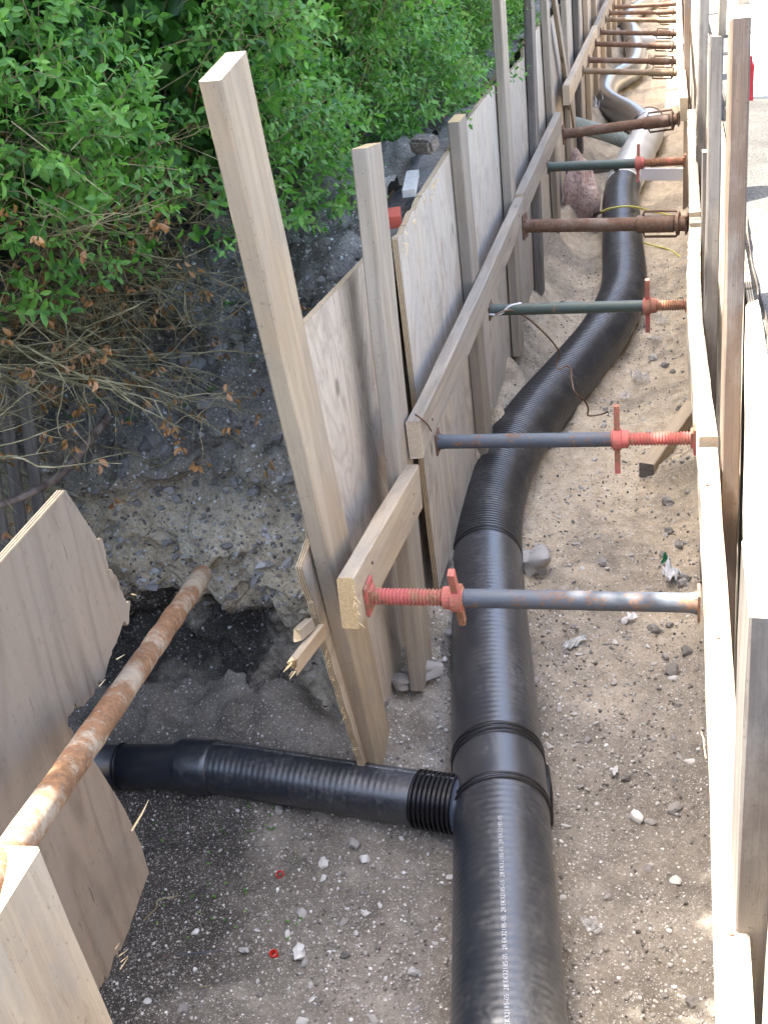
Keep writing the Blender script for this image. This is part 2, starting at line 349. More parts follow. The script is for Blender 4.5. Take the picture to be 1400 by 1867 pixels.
def stone_mat(name, a, b, c_):
    g = NT(name); v = g.shift(g.coord(), 5); r = g.rand()
    n = g.noise(v, 40, 5, .7); base = g.ramp(r, [(0, a), (.5, b), (1, c_)])
    c = g.mix(g.ramp(n, [(.4, 0.0), (.7, .5)]), base, tuple(x * .45 for x in b))
    return g.out(c, g.bump(n, .5, .004), .85)
M_stone = stone_mat('pebble_stone', (.23, .21, .19), (.38, .36, .33), (.62, .6, .56))
M_clod = stone_mat('soil_clod', (.15, .138, .122), (.24, .222, .2), (.34, .32, .295))
def gravel_mat():
    g = NT('loose_gravel'); r = g.n('ShaderNodeNewGeometry').outputs['Random Per Island']
    return g.out(g.ramp(r, [(0, (.09, .08, .07)), (.35, (.21, .19, .165)), (.7, (.36, .335, .3)), (.9, (.55, .53, .49)), (1, (.72, .70, .66))]), rough=.9)
M_gravel = gravel_mat()

# ================================================================== SETTING
FX0, FX1 = -2.7, .16
def pit_depth_x(x): return max(0, min(1, (x + 2.75) / .45))
_cen = [oZ(a, b, .135) for a, b in [(928, 1867), (918, 1600), (912, 1450), (905, 1350), (893, 1150), (888, 985), (905, 890), (940, 810), (990, 740), (1055, 665), (1105, 600), (1136, 525), (1134, 440), (1131, 370), (1136, 338)]]
_cy = [p.y for p in _cen]; _cx = [p.x for p in _cen]
def floor_z(x, y):
    z = .038 * fb(x * 2.2, y * 2.2, 3.1, 5) + .017 * fb(x * 11, y * 11, 7.7, 4) + .006 * fb(x * 38, y * 38, 1.7, 3)
    if y > 2.35:                                   # spoil heaped under the left boards
        k = min(1, (y - 2.35) / .4); q = max(0, min(1, (-.60 - x) / .30)); z += k * .21 * q * q * (3 - 2 * q) * (1 + .5 * fb(x * 6, y * 5, 1, 3))
    q = max(0, min(1, (x - .0) / .14)); z += .07 * q * q
    if y > 4.6:
        q = max(0, min(1, (x + .22) / .25)); z += .05 * q * (1 + fb(y * 1.7, 2, 0, 3))
    if y < 9.5:
        q = abs(x - float(np.interp(y, _cy, _cx))) - .10; z += .05 * math.exp(-(q / .07) ** 2) * (.7 + 1.3 * fb(x * 4, y * 4, 6, 3))
    if x < -.95: z += .03 * fb(x * 5, y * 5, 9, 4)
    return z
ys = list(np.arange(.55, 3.4, .017)) + list(np.arange(3.4, 7, .03)) + list(np.arange(7, 14, .08)) + list(np.arange(14, 32.5, .3))
xs = list(np.arange(FX0, -1.0, .026)) + list(np.arange(-1.0, FX1 + .001, .017))
V = []; F = []; nx = len(xs)
for y in ys:
    for x in xs: V.append((x, y, floor_z(x, y)))
for j in range(len(ys) - 1):
    for i in range(nx - 1):
        if xs[i] < -.98 and ys[j] > 2.80: continue
        F.append((j * nx + i, j * nx + i + 1, (j + 1) * nx + i + 1, (j + 1) * nx + i))
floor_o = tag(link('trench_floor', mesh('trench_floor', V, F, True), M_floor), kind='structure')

# the dug face of the branch pit, and the garden soil above it
PROF = [(5.9, 1.63), (4.6, 1.60), (3.85, 1.55), (3.5, 1.46), (3.28, 1.28), (3.08, 1.06), (2.97, .90), (2.91, .72), (2.88, .59), (2.93, .51), (3.00, .44), (3.01, .35), (2.93, .24), (2.83, .13), (2.66, -.02), (2.5, -.1)]
pp = catmull([Vector((0, a, b)) for a, b in PROF], 13)
bx = list(np.arange(-3.6, -.952, .022)); V = []; F = []; nb = len(bx)
for j, p in enumerate(pp):
    for x in bx:
        y, z = p.y, p.z
        k = max(0, min(1, (x + 2.75) / .55)); k = k * k * (3 - 2 * k)
        under = max(0, 1 - abs(z - .36 + .10 * fb(x * 2.3, 4, 1, 3)) / .22)
        side = max(0, min(1, (-1.05 - x) / .35)) * max(0, min(1, (x + 2.6) / .3))
        y += under * (.07 * side - .34 * (1 - side))
        amp = .10 if z < 1.45 else .05
        dy = 1.35 * amp * fb(x * 2.6, z * 3.2 + y, 5.5, 5) + .045 * fb(x * 9, z * 10, y * 7, 4); dz = .08 * fb(x * 3.4, y * 3.4, 2.2, 5) + .045 * fb(x * 8, y * 8, z * 6, 4) + .02 * fb(x * 21, y * 21, z * 12, 3)
        # big boulder-like lump low in the face
        dy -= .14 * math.exp(-((x + 1.33) / .22) ** 2 - ((z - .2) / .12) ** 2)
        if j > len(pp) - 14: dz *= .3
        z2 = z + dz; z2 = z2 * k + (1.6 + dz) * (1 - k)
        V.append((x, y + dy * (.3 + .7 * k), z2))
for j in range(len(pp) - 1):
    for i in range(nb - 1): F.append((j * nb + i, (j + 1) * nb + i, (j + 1) * nb + i + 1, j * nb + i + 1))
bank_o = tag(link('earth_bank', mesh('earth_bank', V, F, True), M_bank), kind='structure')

def grid(name, x0, x1, y0, y1, dx, dy, zf, mat, smooth=True):
    X = np.linspace(x0, x1, max(2, int((x1 - x0) / dx) + 1)); Y = np.linspace(y0, y1, max(2, int((y1 - y0) / dy) + 1)); n = len(X)
    V = [(x, y, zf(x, y)) for y in Y for x in X]
    F = [(j * n + i, j * n + i + 1, (j + 1) * n + i + 1, (j + 1) * n + i) for j in range(len(Y) - 1) for i in range(n - 1)]
    return tag(link(name, mesh(name, V, F, smooth), mat), kind='structure')
def garden_z(x, y): return 1.615 + .05 * fb(x * 2, y * 2, 4, 4) + .015 * fb(x * 12, y * 12, 4, 3) + max(0, min(.12, (-1.0 - x) * .12))
grid('garden_ground', -3.6, -.885, 5.5, 30, .05, .06, garden_z, M_loam)
grid('garden_ground', -1.0, -.872, 3.66, 5.6, .03, .05, lambda x, y: 1.47 + min(.10, (y - 3.66) * .12) + .02 * fb(x * 9, y * 9, 4, 3), M_loam)
# soil behind the boards (left wall), right wall, and both ends of the dig
def wallstrip(name, pts, zt, zb, mat, amp=.02):
    V = []; F = []; nz = 9
    for (x, y) in pts:
        for k in range(nz):
            z = zb + (zt - zb) * k / (nz - 1); V.append((x + amp * fb(y * 3, z * 3, x, 4), y, z))
    for i in range(len(pts) - 1):
        for k in range(nz - 1): F.append((i * nz + k, (i + 1) * nz + k, (i + 1) * nz + k + 1, i * nz + k + 1))
    return tag(link(name, mesh(name, V, F, True), mat), kind='structure')
wallstrip('soil_wall', [(-.985, y) for y in np.arange(4.0, 31.9, .15)], 1.48, -.06, M_cut)
wallstrip('soil_wall', [(.235, y) for y in np.arange(.3, 31.9, .15)], 1.40, -.06, M_cut, .012)
def crosswall(name, x0, x1, y, zt, zb):
    V = []; F = []; n = 40
    for i in range(n + 1):
        x = x0 + (x1 - x0) * i / n
        for k in range(9):
            z = zb + (zt - zb) * k / 8; V.append((x, y + .05 * fb(x * 3, z * 3, 8, 4), z))
    for i in range(n):
        for k in range(8): F.append((i * 9 + k, (i + 1) * 9 + k, (i + 1) * 9 + k + 1, i * 9 + k + 1))
    return tag(link(name, mesh(name, V, F, True), M_cut), kind='structure')
crosswall('soil_wall', -3.6, .3, .58, 1.45, -.1)
crosswall('soil_wall', -1.0, .3, 31.8, 1.5, -.1)
wallstrip('soil_wall', [(-2.68 - .25 * abs(y - 1.9) ** 2, y) for y in np.arange(.5, 3.4, .12)], 1.60, -.06, M_cut, .09)
grid('garden_ground', -3.6, -2.6, .4, 3.7, .08, .08, lambda x, y: 1.59 + .03 * fb(x * 4, y * 4, 2, 4) - .3 * max(0, (x + 2.72)) , M_loam)
# wide ground beyond: garden side and street side
def slab4(name, x0, x1, y0, y1, z, mat): return tag(link(name, mesh(name, [(x0, y0, z), (x1, y0, z), (x1, y1, z), (x0, y1, z)], [(0, 1, 2, 3)]), mat), kind='structure')
slab4('garden_ground', -400, -3.5, -300, 400, 1.57, M_loam)
slab4('garden_ground', -3.5, .24, -300, .52, 1.42, M_loam)
slab4('garden_ground', -3.5, -.9, 29.9, 400, 1.57, M_loam)
slab4('street', 20, 400, -300, 400, 1.372, M_street)
slab4('street', -.9, 20, 31.9, 400, 1.372, M_street)
slab4('street', .24, 20, -300, .5, 1.372, M_street)
street = grid('street', .215, 20.1, .4, 32, .12, .12, lambda x, y: 1.375 + .012 * fb(x * 3, y * 3, 1, 4) + (.03 * fb(x * 7, y * 7, 4, 4) if y < 5.2 else 0) + .02 * math.exp(-(x - .3) ** 2 / .02), M_street)
for i, y0 in enumerate(np.arange(4.75, 31, 1.25)):
    for j in range(4):
        if j == 0 and i < 1: continue
        x0 = .34 + j * 1.25
        m = MB(); z = 1.40 + .008 * random.random(); d = 1.235
        V = [(x0, y0, z), (x0 + d, y0, z), (x0 + d, y0 + d, z), (x0, y0 + d, z)]
        e = .012; Vt = [(x0 + e, y0 + e, z + .012), (x0 + d - e, y0 + e, z + .012), (x0 + d - e, y0 + d - e, z + .012), (x0 + e, y0 + d - e, z + .012)]
        Vb = [(a, b, z - .08) for a, b, _ in V]
        m.add(Vb + V + Vt, [(8, 9, 10, 11)] + [(4 + k, 4 + (k + 1) % 4, 8 + (k + 1) % 4, 8 + k) for k in range(4)] + [(k, (k + 1) % 4, 4 + (k + 1) % 4, 4 + k) for k in range(4)])
        child('paving_slab', m.me('paving_slab'), M_slab, street)

# ================================================================== TIMBER
def timber_mesh(name, L, w, t, bow=0.0, jit=.0012, rag0=0, rag1=0, seg=10, bev=.004, taper=1.0):
    """local X = length from 0 to L; Y = width; Z = thickness; end grain on material slot 1"""
    a, b = w / 2, t / 2; sec = [(-a + bev, -b), (a - bev, -b), (a, -b + bev), (a, b - bev), (a - bev, b), (-a + bev, b), (-a, b - bev), (-a, -b + bev)]
    V = []; F = []; mi = []
    sd = random.random() * 50
    for i in range(seg + 1):
        u = i / seg; x = L * u; bo = bow * 4 * u * (1 - u)
        for k, (y, z) in enumerate(sec):
            xx = x
            if i == 0: xx += rag0 * (random.random() - .3)
            if i == seg: xx -= rag1 * (random.random() - .3)
            j1 = jit * fb(x * 3 + sd, k * .35, 0, 3) * 2
            V.append((xx, y * (1 + (taper - 1) * u) + j1, z + bo + j1 * (1 if z > 0 else -1)))
    for i in range(seg):
        for k in range(8): F.append((i * 8 + k, i * 8 + (k + 1) % 8, (i + 1) * 8 + (k + 1) % 8, (i + 1) * 8 + k)); mi.append(0)
    F.append(tuple(range(8))[::-1]); mi.append(1); F.append(tuple(seg * 8 + k for k in range(8))); mi.append(1)
    return mesh(name, V, F, False, mi)
def frame(p0, p1, wdir):
    ax = (p1 - p0).normalized(); wd = Vector(wdir); wd = (wd - ax * wd.dot(ax)).normalized(); td = ax.cross(wd)
    return Matrix(((ax.x, wd.x, td.x, p0.x), (ax.y, wd.y, td.y, p0.y), (ax.z, wd.z, td.z, p0.z), (0, 0, 0, 1)))
def timber(name, p0, p1, wdir, w, t, mats, label=None, cat=None, group=None, parent=None, **kw):
    p0 = Vector(p0); p1 = Vector(p1)
    me = timber_mesh(name, (p1 - p0).length, w, t, **kw)
    mw = frame(p0, p1, wdir)
    if parent is not None: return child(name, me, mats, parent, mw)
    return tag(link(name, me, mats, None, mw), label, cat, group)
def nails(parent, pts, nrm):
    for p in pts:
        m = MB(); n = Vector(nrm).normalized(); m.tube([Vector(p), Vector(p) + n * .004], .0045, 8); child('nail', m.me('nail'), M_brown, parent)

# posts along the left boards: (foot pixel, head pixel, X foot, X head, wood, label)
def post_left(foot, head, xf, xh, mats, label, ext=0.0, w=.17, t=.046, **kw):
    a = oX(*foot, xf); b = oX(*head, xh)
    b = b + (b - a).normalized() * ext
    a = a - (b - a).normalized() * .12                      # driven into the ground
    off = Vector((-t / 2, w / 2, 0))
    return timber('timber_post', a + off, b + off, (0, 1, 0), w, t, mats, label, 'post', 'posts along the left boards', **kw)
P1 = post_left((686, 1390), (400, 131), -.875, -.845, [M_fresh, M_endp], 'tall pale timber post nearest the camera on the left, leaning against the first plywood sheet', w=.178, t=.047)
P2 = post_left((766, 1207), (669, 277), -.80, -.815, [M_grey, M_end], 'shorter grey-brown post with sawn top between first and second plywood sheets', w=.172, t=.046)
P3 = post_left((885, 787), (837, 222), -.80, -.80, [M_grey, M_end], 'short brown post ending just above the second plywood sheet top edge')
P4 = post_left((947, 612), (912, 0), -.80, -.80, [M_grey, M_end], 'tall grey post running out of the top beside the third plywood sheet', .35)
P5 = post_left((987, 507), (968, 0), -.80, -.80, [M_dark, M_end], 'tall brown post standing between the fourth and fifth plywood sheets', .3)
P6 = post_left((1018, 395), (996, 0), -.80, -.80, [M_grey, M_end], 'brown post behind the far end of the long left waling plank', .3)
LP = timber('leaning_board', oX(1046, 235, -.80), oX(1002, 0, -.80) + Vector((0, -.1, .35)), (0, 1, 0), .11, .03, [M_grey, M_end], 'long thin board leaning askew against the left boards behind the tall posts', 'board')
far_posts = [(1035, 9.45, .50), (1060, 10.6, .30), (1078, 11.9, .45), (1090, 13.2, .35), (1100, 14.6, .5), (0, 16.1, .3), (0, 17.6, .45), (0, 19.2, .35), (0, 21, .5), (0, 23, .4), (0, 25, .4), (0, 27.2, .5)]
for i, (_, Y, h) in enumerate(far_posts):
    o = timber('timber_post', (-.825, Y, .1), (-.825 + random.uniform(-.02, .01), Y + random.uniform(-.12, .05), 1.6 + h), (0, 1, 0), .15, .046, [random.choice([M_grey, M_dark, M_fresh]), M_end],
               ORD[i] + ' weathered post past the leaning board in the left row', 'post', 'far posts along the left boards')

# plywood sheets
def sheet(name, pts, X, mats, label, thick=.018, rag=(), nrm=1, cat='plywood', group='plywood sheets lining the trench', amp=.012, tilt=0.0):
    """pts: (Y, Z) outline; local X up, local Y along the trench, local Z = normal towards the trench; edges in rag get a torn edge"""
    P = []; n = len(pts)
    for i in range(n):
        a, b = pts[i], pts[(i + 1) % n]; P.append(a)
        L = math.hypot(b[0] - a[0], b[1] - a[1])
        if i in rag:
            m = max(2, int(L / .006))
            for k in range(1, m):
                u = k / m; d = amp * (1.5 * noise.noise(Vector((a[0] * 9 + u * L * 16, a[1] * 7, i))) + .9 * noise.noise(Vector((a[0] * 5 + u * L * 5, a[1] * 17, i))) + .3 * noise.noise(Vector((u * L * 70, a[1] * 31, i))) + (1.3 * random.random() if random.random() < .07 else 0) - .1)
                nx, ny = (b[1] - a[1]) / L, -(b[0] - a[0]) / L
                P.append((a[0] + (b[0] - a[0]) * u + nx * d, a[1] + (b[1] - a[1]) * u + ny * d))
    c = (sum(p[0] for p in pts) / n, sum(p[1] for p in pts) / n)
    N = len(P); V = [(p[1] - c[1], p[0] - c[0], 0) for p in P] + [(p[1] - c[1], p[0] - c[0], -thick) for p in P]
    ar = sum(P[i][0] * P[(i + 1) % N][1] - P[(i + 1) % N][0] * P[i][1] for i in range(N))
    idx = tuple(range(N)); F = [idx[::-1] if ar > 0 else idx, tuple(i + N for i in (idx if ar > 0 else idx[::-1]))]
    mi = [0, 0]
    for i in range(N):
        j = (i + 1) % N; F.append((i, j, j + N, i + N) if ar > 0 else (j, i, i + N, j + N)); mi.append(1)
    me = mesh(name, V, F, False, mi)
    # local axes: x->Z up, y->Y, z-> +/-X
    mw = Matrix(((0, 0, nrm, X), (0, 1, 0, c[0]), (1, 0, 0, c[1]), (0, 0, 0, 1)))
    if tilt: mw = mw @ Matrix.Rotation(tilt, 4, 'Y')
    bm = bmesh.new(); bm.from_mesh(me); bmesh.ops.recalc_face_normals(bm, faces=bm.faces); bm.to_mesh(me); bm.free()
    return tag(link(name, me, mats, None, mw), label, cat, group)
pa = oX(553, 1033, -.915); pb = oX(650, 1387, -.925)
XS = -.852
sheetA = sheet('plywood_sheet', [(pa.y, pa.z), (pa.y + .11, pa.z + .02), (2.50, 1.555), (3.62, 1.49), (3.62, .15), (pb.y, pb.z - .05), (pb.y, pb.z)], -.915, [M_plyw, M_plye], 'warm brown plywood sheet behind the tall near post, rough edge facing the pit', rag=(0, 6), amp=.0035, tilt=.015)
sheetB = sheet('plywood_sheet', [(3.43, 1.53), (3.9, 1.56), (4.585, 1.585), (4.585, .2), (3.43, .2)], XS + .004, [M_ply, M_plye], 'grey plywood sheet with splintered top corner between the second and third posts', rag=(0,), amp=.01)
sheetC = sheet('plywood_sheet', [(4.60, 1.60), (5.80, 1.60), (5.80, .22), (4.60, .22)], XS, [M_ply, M_plye], 'pale grey plywood sheet between the third post and the tall fourth post', rag=(0,), amp=.004)
sheetD = sheet('plywood_sheet', [(5.82, 1.585), (7.0, 1.55), (7.0, .22), (5.82, .22)], XS + .003, [M_ply, M_plye], 'narrow-looking grey plywood sheet just beyond the tall fourth post', amp=.004, rag=(0,))
sheet('plywood_sheet', [(7.02, 1.60), (8.15, 1.60), (8.15, .22), (7.02, .22)], XS, [M_ply, M_plye], 'grey plywood sheet seen as a strip beyond the tall fifth post')
Y0 = 8.17; k = 0
while Y0 < 31.5:
    h = 1.58 + random.uniform(-.03, .12)
    sheet('plywood_sheet', [(Y0, h), (Y0 + 1.2, h + random.uniform(-.03, .03)), (Y0 + 1.2, .22), (Y0, .22)], XS + random.uniform(-.003, .003), [random.choice([M_ply, M_plyw]), M_plye],
          ORD[k] + ' plywood sheet past the strip beyond the tall fifth post', group='far left plywood sheets'); Y0 += 1.22; k += 1
# splinters standing off the torn top edge of the second sheet
for i in range(16):
    y = 3.45 + random.random() * .75; z = 1.535 + (y - 3.45) * .05; m = MB()
    L = random.uniform(.02, .085); p = Vector((-.845 + random.uniform(-.004, .006), y, z - random.uniform(.0, .05)))
    q = p + Vector((random.uniform(0, .02), random.uniform(-.03, .02), random.uniform(-.6, 1) * L)); m.tube([p, (p + q) / 2 + Vector((.004, 0, 0)), q], [.0022, .0016, .0004], 4); child('splinter', m.me('splinter'), M_splint, sheetB)
for i in range(22):
    u = random.random(); p = Vector((-.917, pa.y + (pb.y - pa.y) * u, pa.z + (pb.z - pa.z) * u)); m = MB()
    q = p + Vector((random.uniform(-.012, .006), -random.uniform(.005, .02), random.uniform(-.02, .02))); m.tube([p, q], [.0014, .0004], 4); child('splinter', m.me('splinter'), M_splint, sheetA)

# walings on the left
def wale(name, a, b, w, t, mats, label, **kw): return timber(name, a, b, (0, 0, 1), w, t, mats, label, 'waling plank', 'waling planks', **kw)
W1 = wale('waling_plank', (-.795, 2.25, .945), (-.79, 3.03, .858), .148, .046, [M_fresh, M_end], 'short pale waling plank with rough sawn end behind the nearest red screw', rag0=.004, rag1=.003)
for i in range(26):
    m = MB(); p = Vector((-.773 + random.uniform(-.004, .002), 2.247, .955 + random.uniform(-.062, .055))); q = p + Vector((random.uniform(-.002, .03), -random.uniform(.004, .03), random.uniform(-.02, .016)))
    if i > 6: q = p + (q - p) * .35
    m.tube([p, (p + q) / 2, q], [.0013, .001, .0003], 4); child('splinter', m.me('splinter'), M_splint, W1)
W2 = wale('waling_plank', (-.777, 3.06, 1.005), (-.777, 5.82, .975), .125, .046, [M_grey, M_endp], 'long grey waling plank running behind the second and third props on the left', rag0=.01, bow=.006, seg=16)
W3 = wale('waling_plank', (-.777, 5.84, .985), (-.772, 8.05, .97), .13, .046, [M_grey, M_endp], 'grey waling plank on the left between the rusty strut and the tilted brown strut', rag0=.004, seg=14)
W4 = wale('waling_plank', (-.77, 8.75, 1.02), (-.765, 12.2, 1.0), .14, .05, [M_fresh, M_endp], 'pale waling plank on the left ending under the ochre strut, cut end facing us', seg=14)
W5 = wale('waling_plank', (-.765, 12.25, .99), (-.765, 16.2, 1.0), .14, .05, [M_grey, M_endp], 'grey waling plank far along the left boards')
wale('waling_plank', (-.765, 16.25, 1.0), (-.765, 22, 1.0), .14, .05, [M_grey, M_endp], 'farthest waling plank on the left boards at the top of the picture')
# walings on the right: outer faces carry the strut heads
R1 = wale('waling_plank', (.087, .75, .905), (.094, 3.03, .912), .14, .052, [M_pale, M_endp], 'bright sunlit waling plank nearest the camera on the right', seg=16, bow=.006, rag0=.004)
R2 = wale('waling_plank', (.098, 3.06, .935), (.094, 5.35, .912), .135, .054, [M_pale, M_endp], 'sunlit waling plank on the right starting at the second prop', seg=16, bow=-.022)
R3 = wale('waling_plank', (.093, 5.46, .935), (.105, 7.95, .93), .135, .05, [M_pale, M_endp], 'sunlit waling plank on the right beyond the rusty strut', seg=12)
timber('wood_block', (.068, 5.33, .99), (.125, 5.33, .99), (0, 1, 0), .09, .025, [M_grey, M_endp], 'small wooden block lying over the joint of the right walings', 'block')
R4 = wale('waling_plank', (.06, 8.0, .99), (.04, 10.6, .96), .15, .05, [M_pale, M_endp], 'sunlit waling plank on the right beyond the tilted brown strut', seg=12)
R5 = wale('waling_plank', (.045, 10.65, .96), (.045, 16, .96), .15, .05, [M_pale, M_endp], 'sunlit waling plank far along the right boards')
wale('waling_plank', (.05, 16.05, .96), (.05, 22, .96), .15, .05, [M_pale, M_endp], 'farthest waling plank on the right boards at the top of the picture')

# right boards and posts
def post_right(foot, head, t, w, mats, label, **kw):
    return timber('timber_post', foot, head, (0, 1, 0), w, t, mats, label, 'post', 'posts along the right boards', **kw)
RB = post_right((.148, 2.83, -.1), (.160, 3.22, 2.10), .047, .17, [M_brn, M_end], 'large brown timber post on the right edge with a pale sawn top', seg=14)
RC = post_right((.118, 3.77, -.1), (.139, 4.34, 1.905), .045, .14, [M_dark, M_endp], 'dark grey weathered post with rough crumbling top on the right', rag1=.03, seg=12)
post_right((.13, 5.0, -.1), (.138, 5.15, 1.35), .045, .1, [M_dark, M_endp], 'low dark post hidden behind the sunlit right walings')
RD = post_right((.118, 6.25, -.1), (.158, 6.85, 2.15), .046, .16, [M_dark, M_endp], 'grey post leaning over the sunlit right waling, running out of the top')
post_right((.135, 7.3, -.1), (.15, 7.55, 1.75), .03, .1, [M_pale, M_endp], 'thin pale board standing beside the grey leaning post on the right')
RE = post_right((.085, 9.0, -.1), (.092, 9.48, 1.95), .045, .10, [M_brn, M_end], 'reddish brown post standing in front of the right waling beyond the tilted strut')
for i, Y in enumerate([11.2, 12.6, 14.1, 15.8, 17.6, 19.6, 21.8, 24.2, 27]):
    post_right((.1, Y, -.1), (.12 + random.uniform(-.01, .02), Y + random.uniform(-.1, .25), random.uniform(1.7, 2.1)), .045, .1, [random.choice([M_grey, M_dark]), M_endp], ORD[i] + ' weathered post past the reddish brown post in the right row')
RA = post_right((.120, 1.408, -.1), (.122, 1.40, 1.594), .05, .20, [M_dark, M_endp], 'grey timber post at the right border nearest the camera, cut off square', seg=10, rag1=.003)
post_right((.15, .86, -.1), (.16, .9, 1.75), .05, .1, [M_pale, M_endp], 'pale post at the lower right corner, cut by the picture edge')
sy = .7
for i, (Y0, Y1, h) in enumerate([(.7, 1.9, 1.40), (1.92, 3.12, 1.42), (3.14, 4.34, 1.42), (4.36, 5.56, 1.40), (5.58, 6.78, 1.45), (6.80, 8.0, 1.45)]):
    sheet('plywood_sheet', [(Y0, h), (Y1, h), (Y1, .05), (Y0, .05)], .19, [M_ply, M_plye], ['plywood sheet behind the near sunlit waling at lower right', 'plywood sheet between the two nearest right posts', 'plywood sheet edge beyond the large brown right post', 'plywood sheet edge beyond the dark grey right post', 'plywood sheet beyond the block on the right walings', 'plywood sheet behind the grey leaning post on the right'][i], nrm=-1, group=None)
Y0 = 8.02; k = 0
while Y0 < 31:
    sheet('plywood_sheet', [(Y0, 1.5), (Y0 + 1.2, 1.5), (Y0 + 1.2, .05), (Y0, .05)], .17, [M_ply, M_plye], ORD[k] + ' plywood sheet past the grey leaning post on the right', nrm=-1, group='far right plywood sheets'); Y0 += 1.22; k += 1
# splintered plank lying along the edge of the right boards
SPL = timber('splintered_plank', (.140, 1.52, 1.555), (.166, 2.50, 1.60), (1, 0, 0), .075, .04, [M_pale, M_splint], 'bright sunlit plank with a splintered end lying along the right edge', 'plank', rag0=.01, rag1=.10, seg=16, taper=.34)
for i in range(18):
    m = MB(); p = Vector((.185 + random.uniform(-.006, .004), random.uniform(2.0, 2.2) if i < 9 else random.uniform(2.38, 2.46), 1.585 + random.uniform(-.015, .015)))
    if i >= 9: p.x -= random.uniform(.01, .03)
    q = p + (Vector((random.uniform(.005, .03), random.uniform(-.01, .03), random.uniform(-.01, .02))) if i < 9 else Vector((random.uniform(-.005, .008), random.uniform(.02, .09), random.uniform(-.005, .015))))
    m.tube([p, (p + q) / 2 + Vector((0, 0, .003)), q], [.004, .003, .0006], 5); child('splinter', m.me('splinter'), M_splint, SPL)
for i in range(4):
    m = MB(); p = Vector((.062, 1.75 + .1 * random.random() + .035 * i, .94 - random.random() * .06)); q = p + Vector((-random.uniform(.003, .008), random.uniform(.02, .05), random.uniform(-.008, .012)))
    m.tube([p, (p + q) / 2, q], [.0011, .0008, .0003], 4); child('splinter', m.me('splinter'), M_splint, R1)

# near left corner: posts, brown sheet, rusty strut
tp = oX(75, 1545, -.84)
L1 = timber('timber_post', (-.825, .92, -.1), (-.872, tp.y - .07, tp.z), (0, 1, 0), .14, .064, [M_fresh, M_end], 'thick pale post in the lower left corner showing fresh end grain', 'post', 'posts in the lower left corner', rag1=.004)
timber('timber_post', (-.815, .775, -.1), (-.868, tp.y - .07 - .147, 1.85), (0, 1, 0), .14, .064, [M_fresh, M_end], 'post at the extreme lower left, cut by the picture edge', 'post', 'posts in the lower left corner')
XN = -1.10
out_px = [(-60, 1095), (120, 893), (180, 985), (238, 1095), (233, 1140), (205, 1185), (180, 1240), (152, 1288), (124, 1318), (133, 1342), (165, 1375), (228, 1475), (258, 1540), (272, 1590), (240, 1680), (216, 1742), (190, 1790), (120, 1880), (-60, 1960)]
pts = [oX(x, y, XN) for x, y in out_px]
sheetN = sheet('plywood_sheet', [(p.y, p.z) for p in pts], XN, [M_plyn, M_plye], 'brown plywood sheet with a torn ragged edge behind the rusty pipe at lower left', rag=(2, 3, 4, 5, 6, 7, 8, 14, 15), amp=.016)
for i in range(7):
    a = random.choice([3, 4, 5, 6, 14, 15]); p = oX(*out_px[a], XN) + Vector((.002, random.uniform(-.02, .01), random.uniform(-.03, .03))); m = MB()
    q = p + Vector((.004, random.uniform(.01, .035), random.uniform(-.02, .01))); m.tube([p, q], [.0018, .0004], 4); child('splinter', m.me('splinter'), M_splint, sheetN)
m = MB(); p = oX(240, 1515, XN + .002); m.tube([p, p + Vector((.01, .04, .012)), p + Vector((.012, .075, .018))], [.003, .002, .0005], 5); child('splinter', m.me('splinter'), M_splint, sheetN)
pr0 = oD(330, 1105, 2.72); pr1 = oD(35, 1535, 1.62); dr = (pr1 - pr0)
pts = [pr0 - dr * .25 + dr * (1.55 * i / 60) for i in range(61)]
m = MB(); rr = [.0255 + .0022 * fb(i * .35, 1, 2, 3) for i in range(61)]; m.tube(pts, rr, 20)
rme = m.me('rusty_pipe'); smooth_by_angle(rme, 60)
rp = tag(link('rusty_pipe', rme, M_rustp), 'rust-flaked steel pipe crossing the pit from the soil to the near left post', 'pipe')
# grey fence boards glimpsed behind the twigs on the far left
fb_ = empty('garden_fence', (-2.35, 2.3, .9), 'grey fence boards in the dark gap at the left edge', 'fence')
for i, (x, y) in enumerate([(12, 830), (50, 830), (-25, 830)]):
    a = oY(x, y + 140, 2.5); b = oY(x - 12, y - 160, 2.5); timber('fence_board', a - Vector((0, 0, .3)), b, (1, 0, 0), .035, .02, [M_dark, M_endp], parent=fb_)

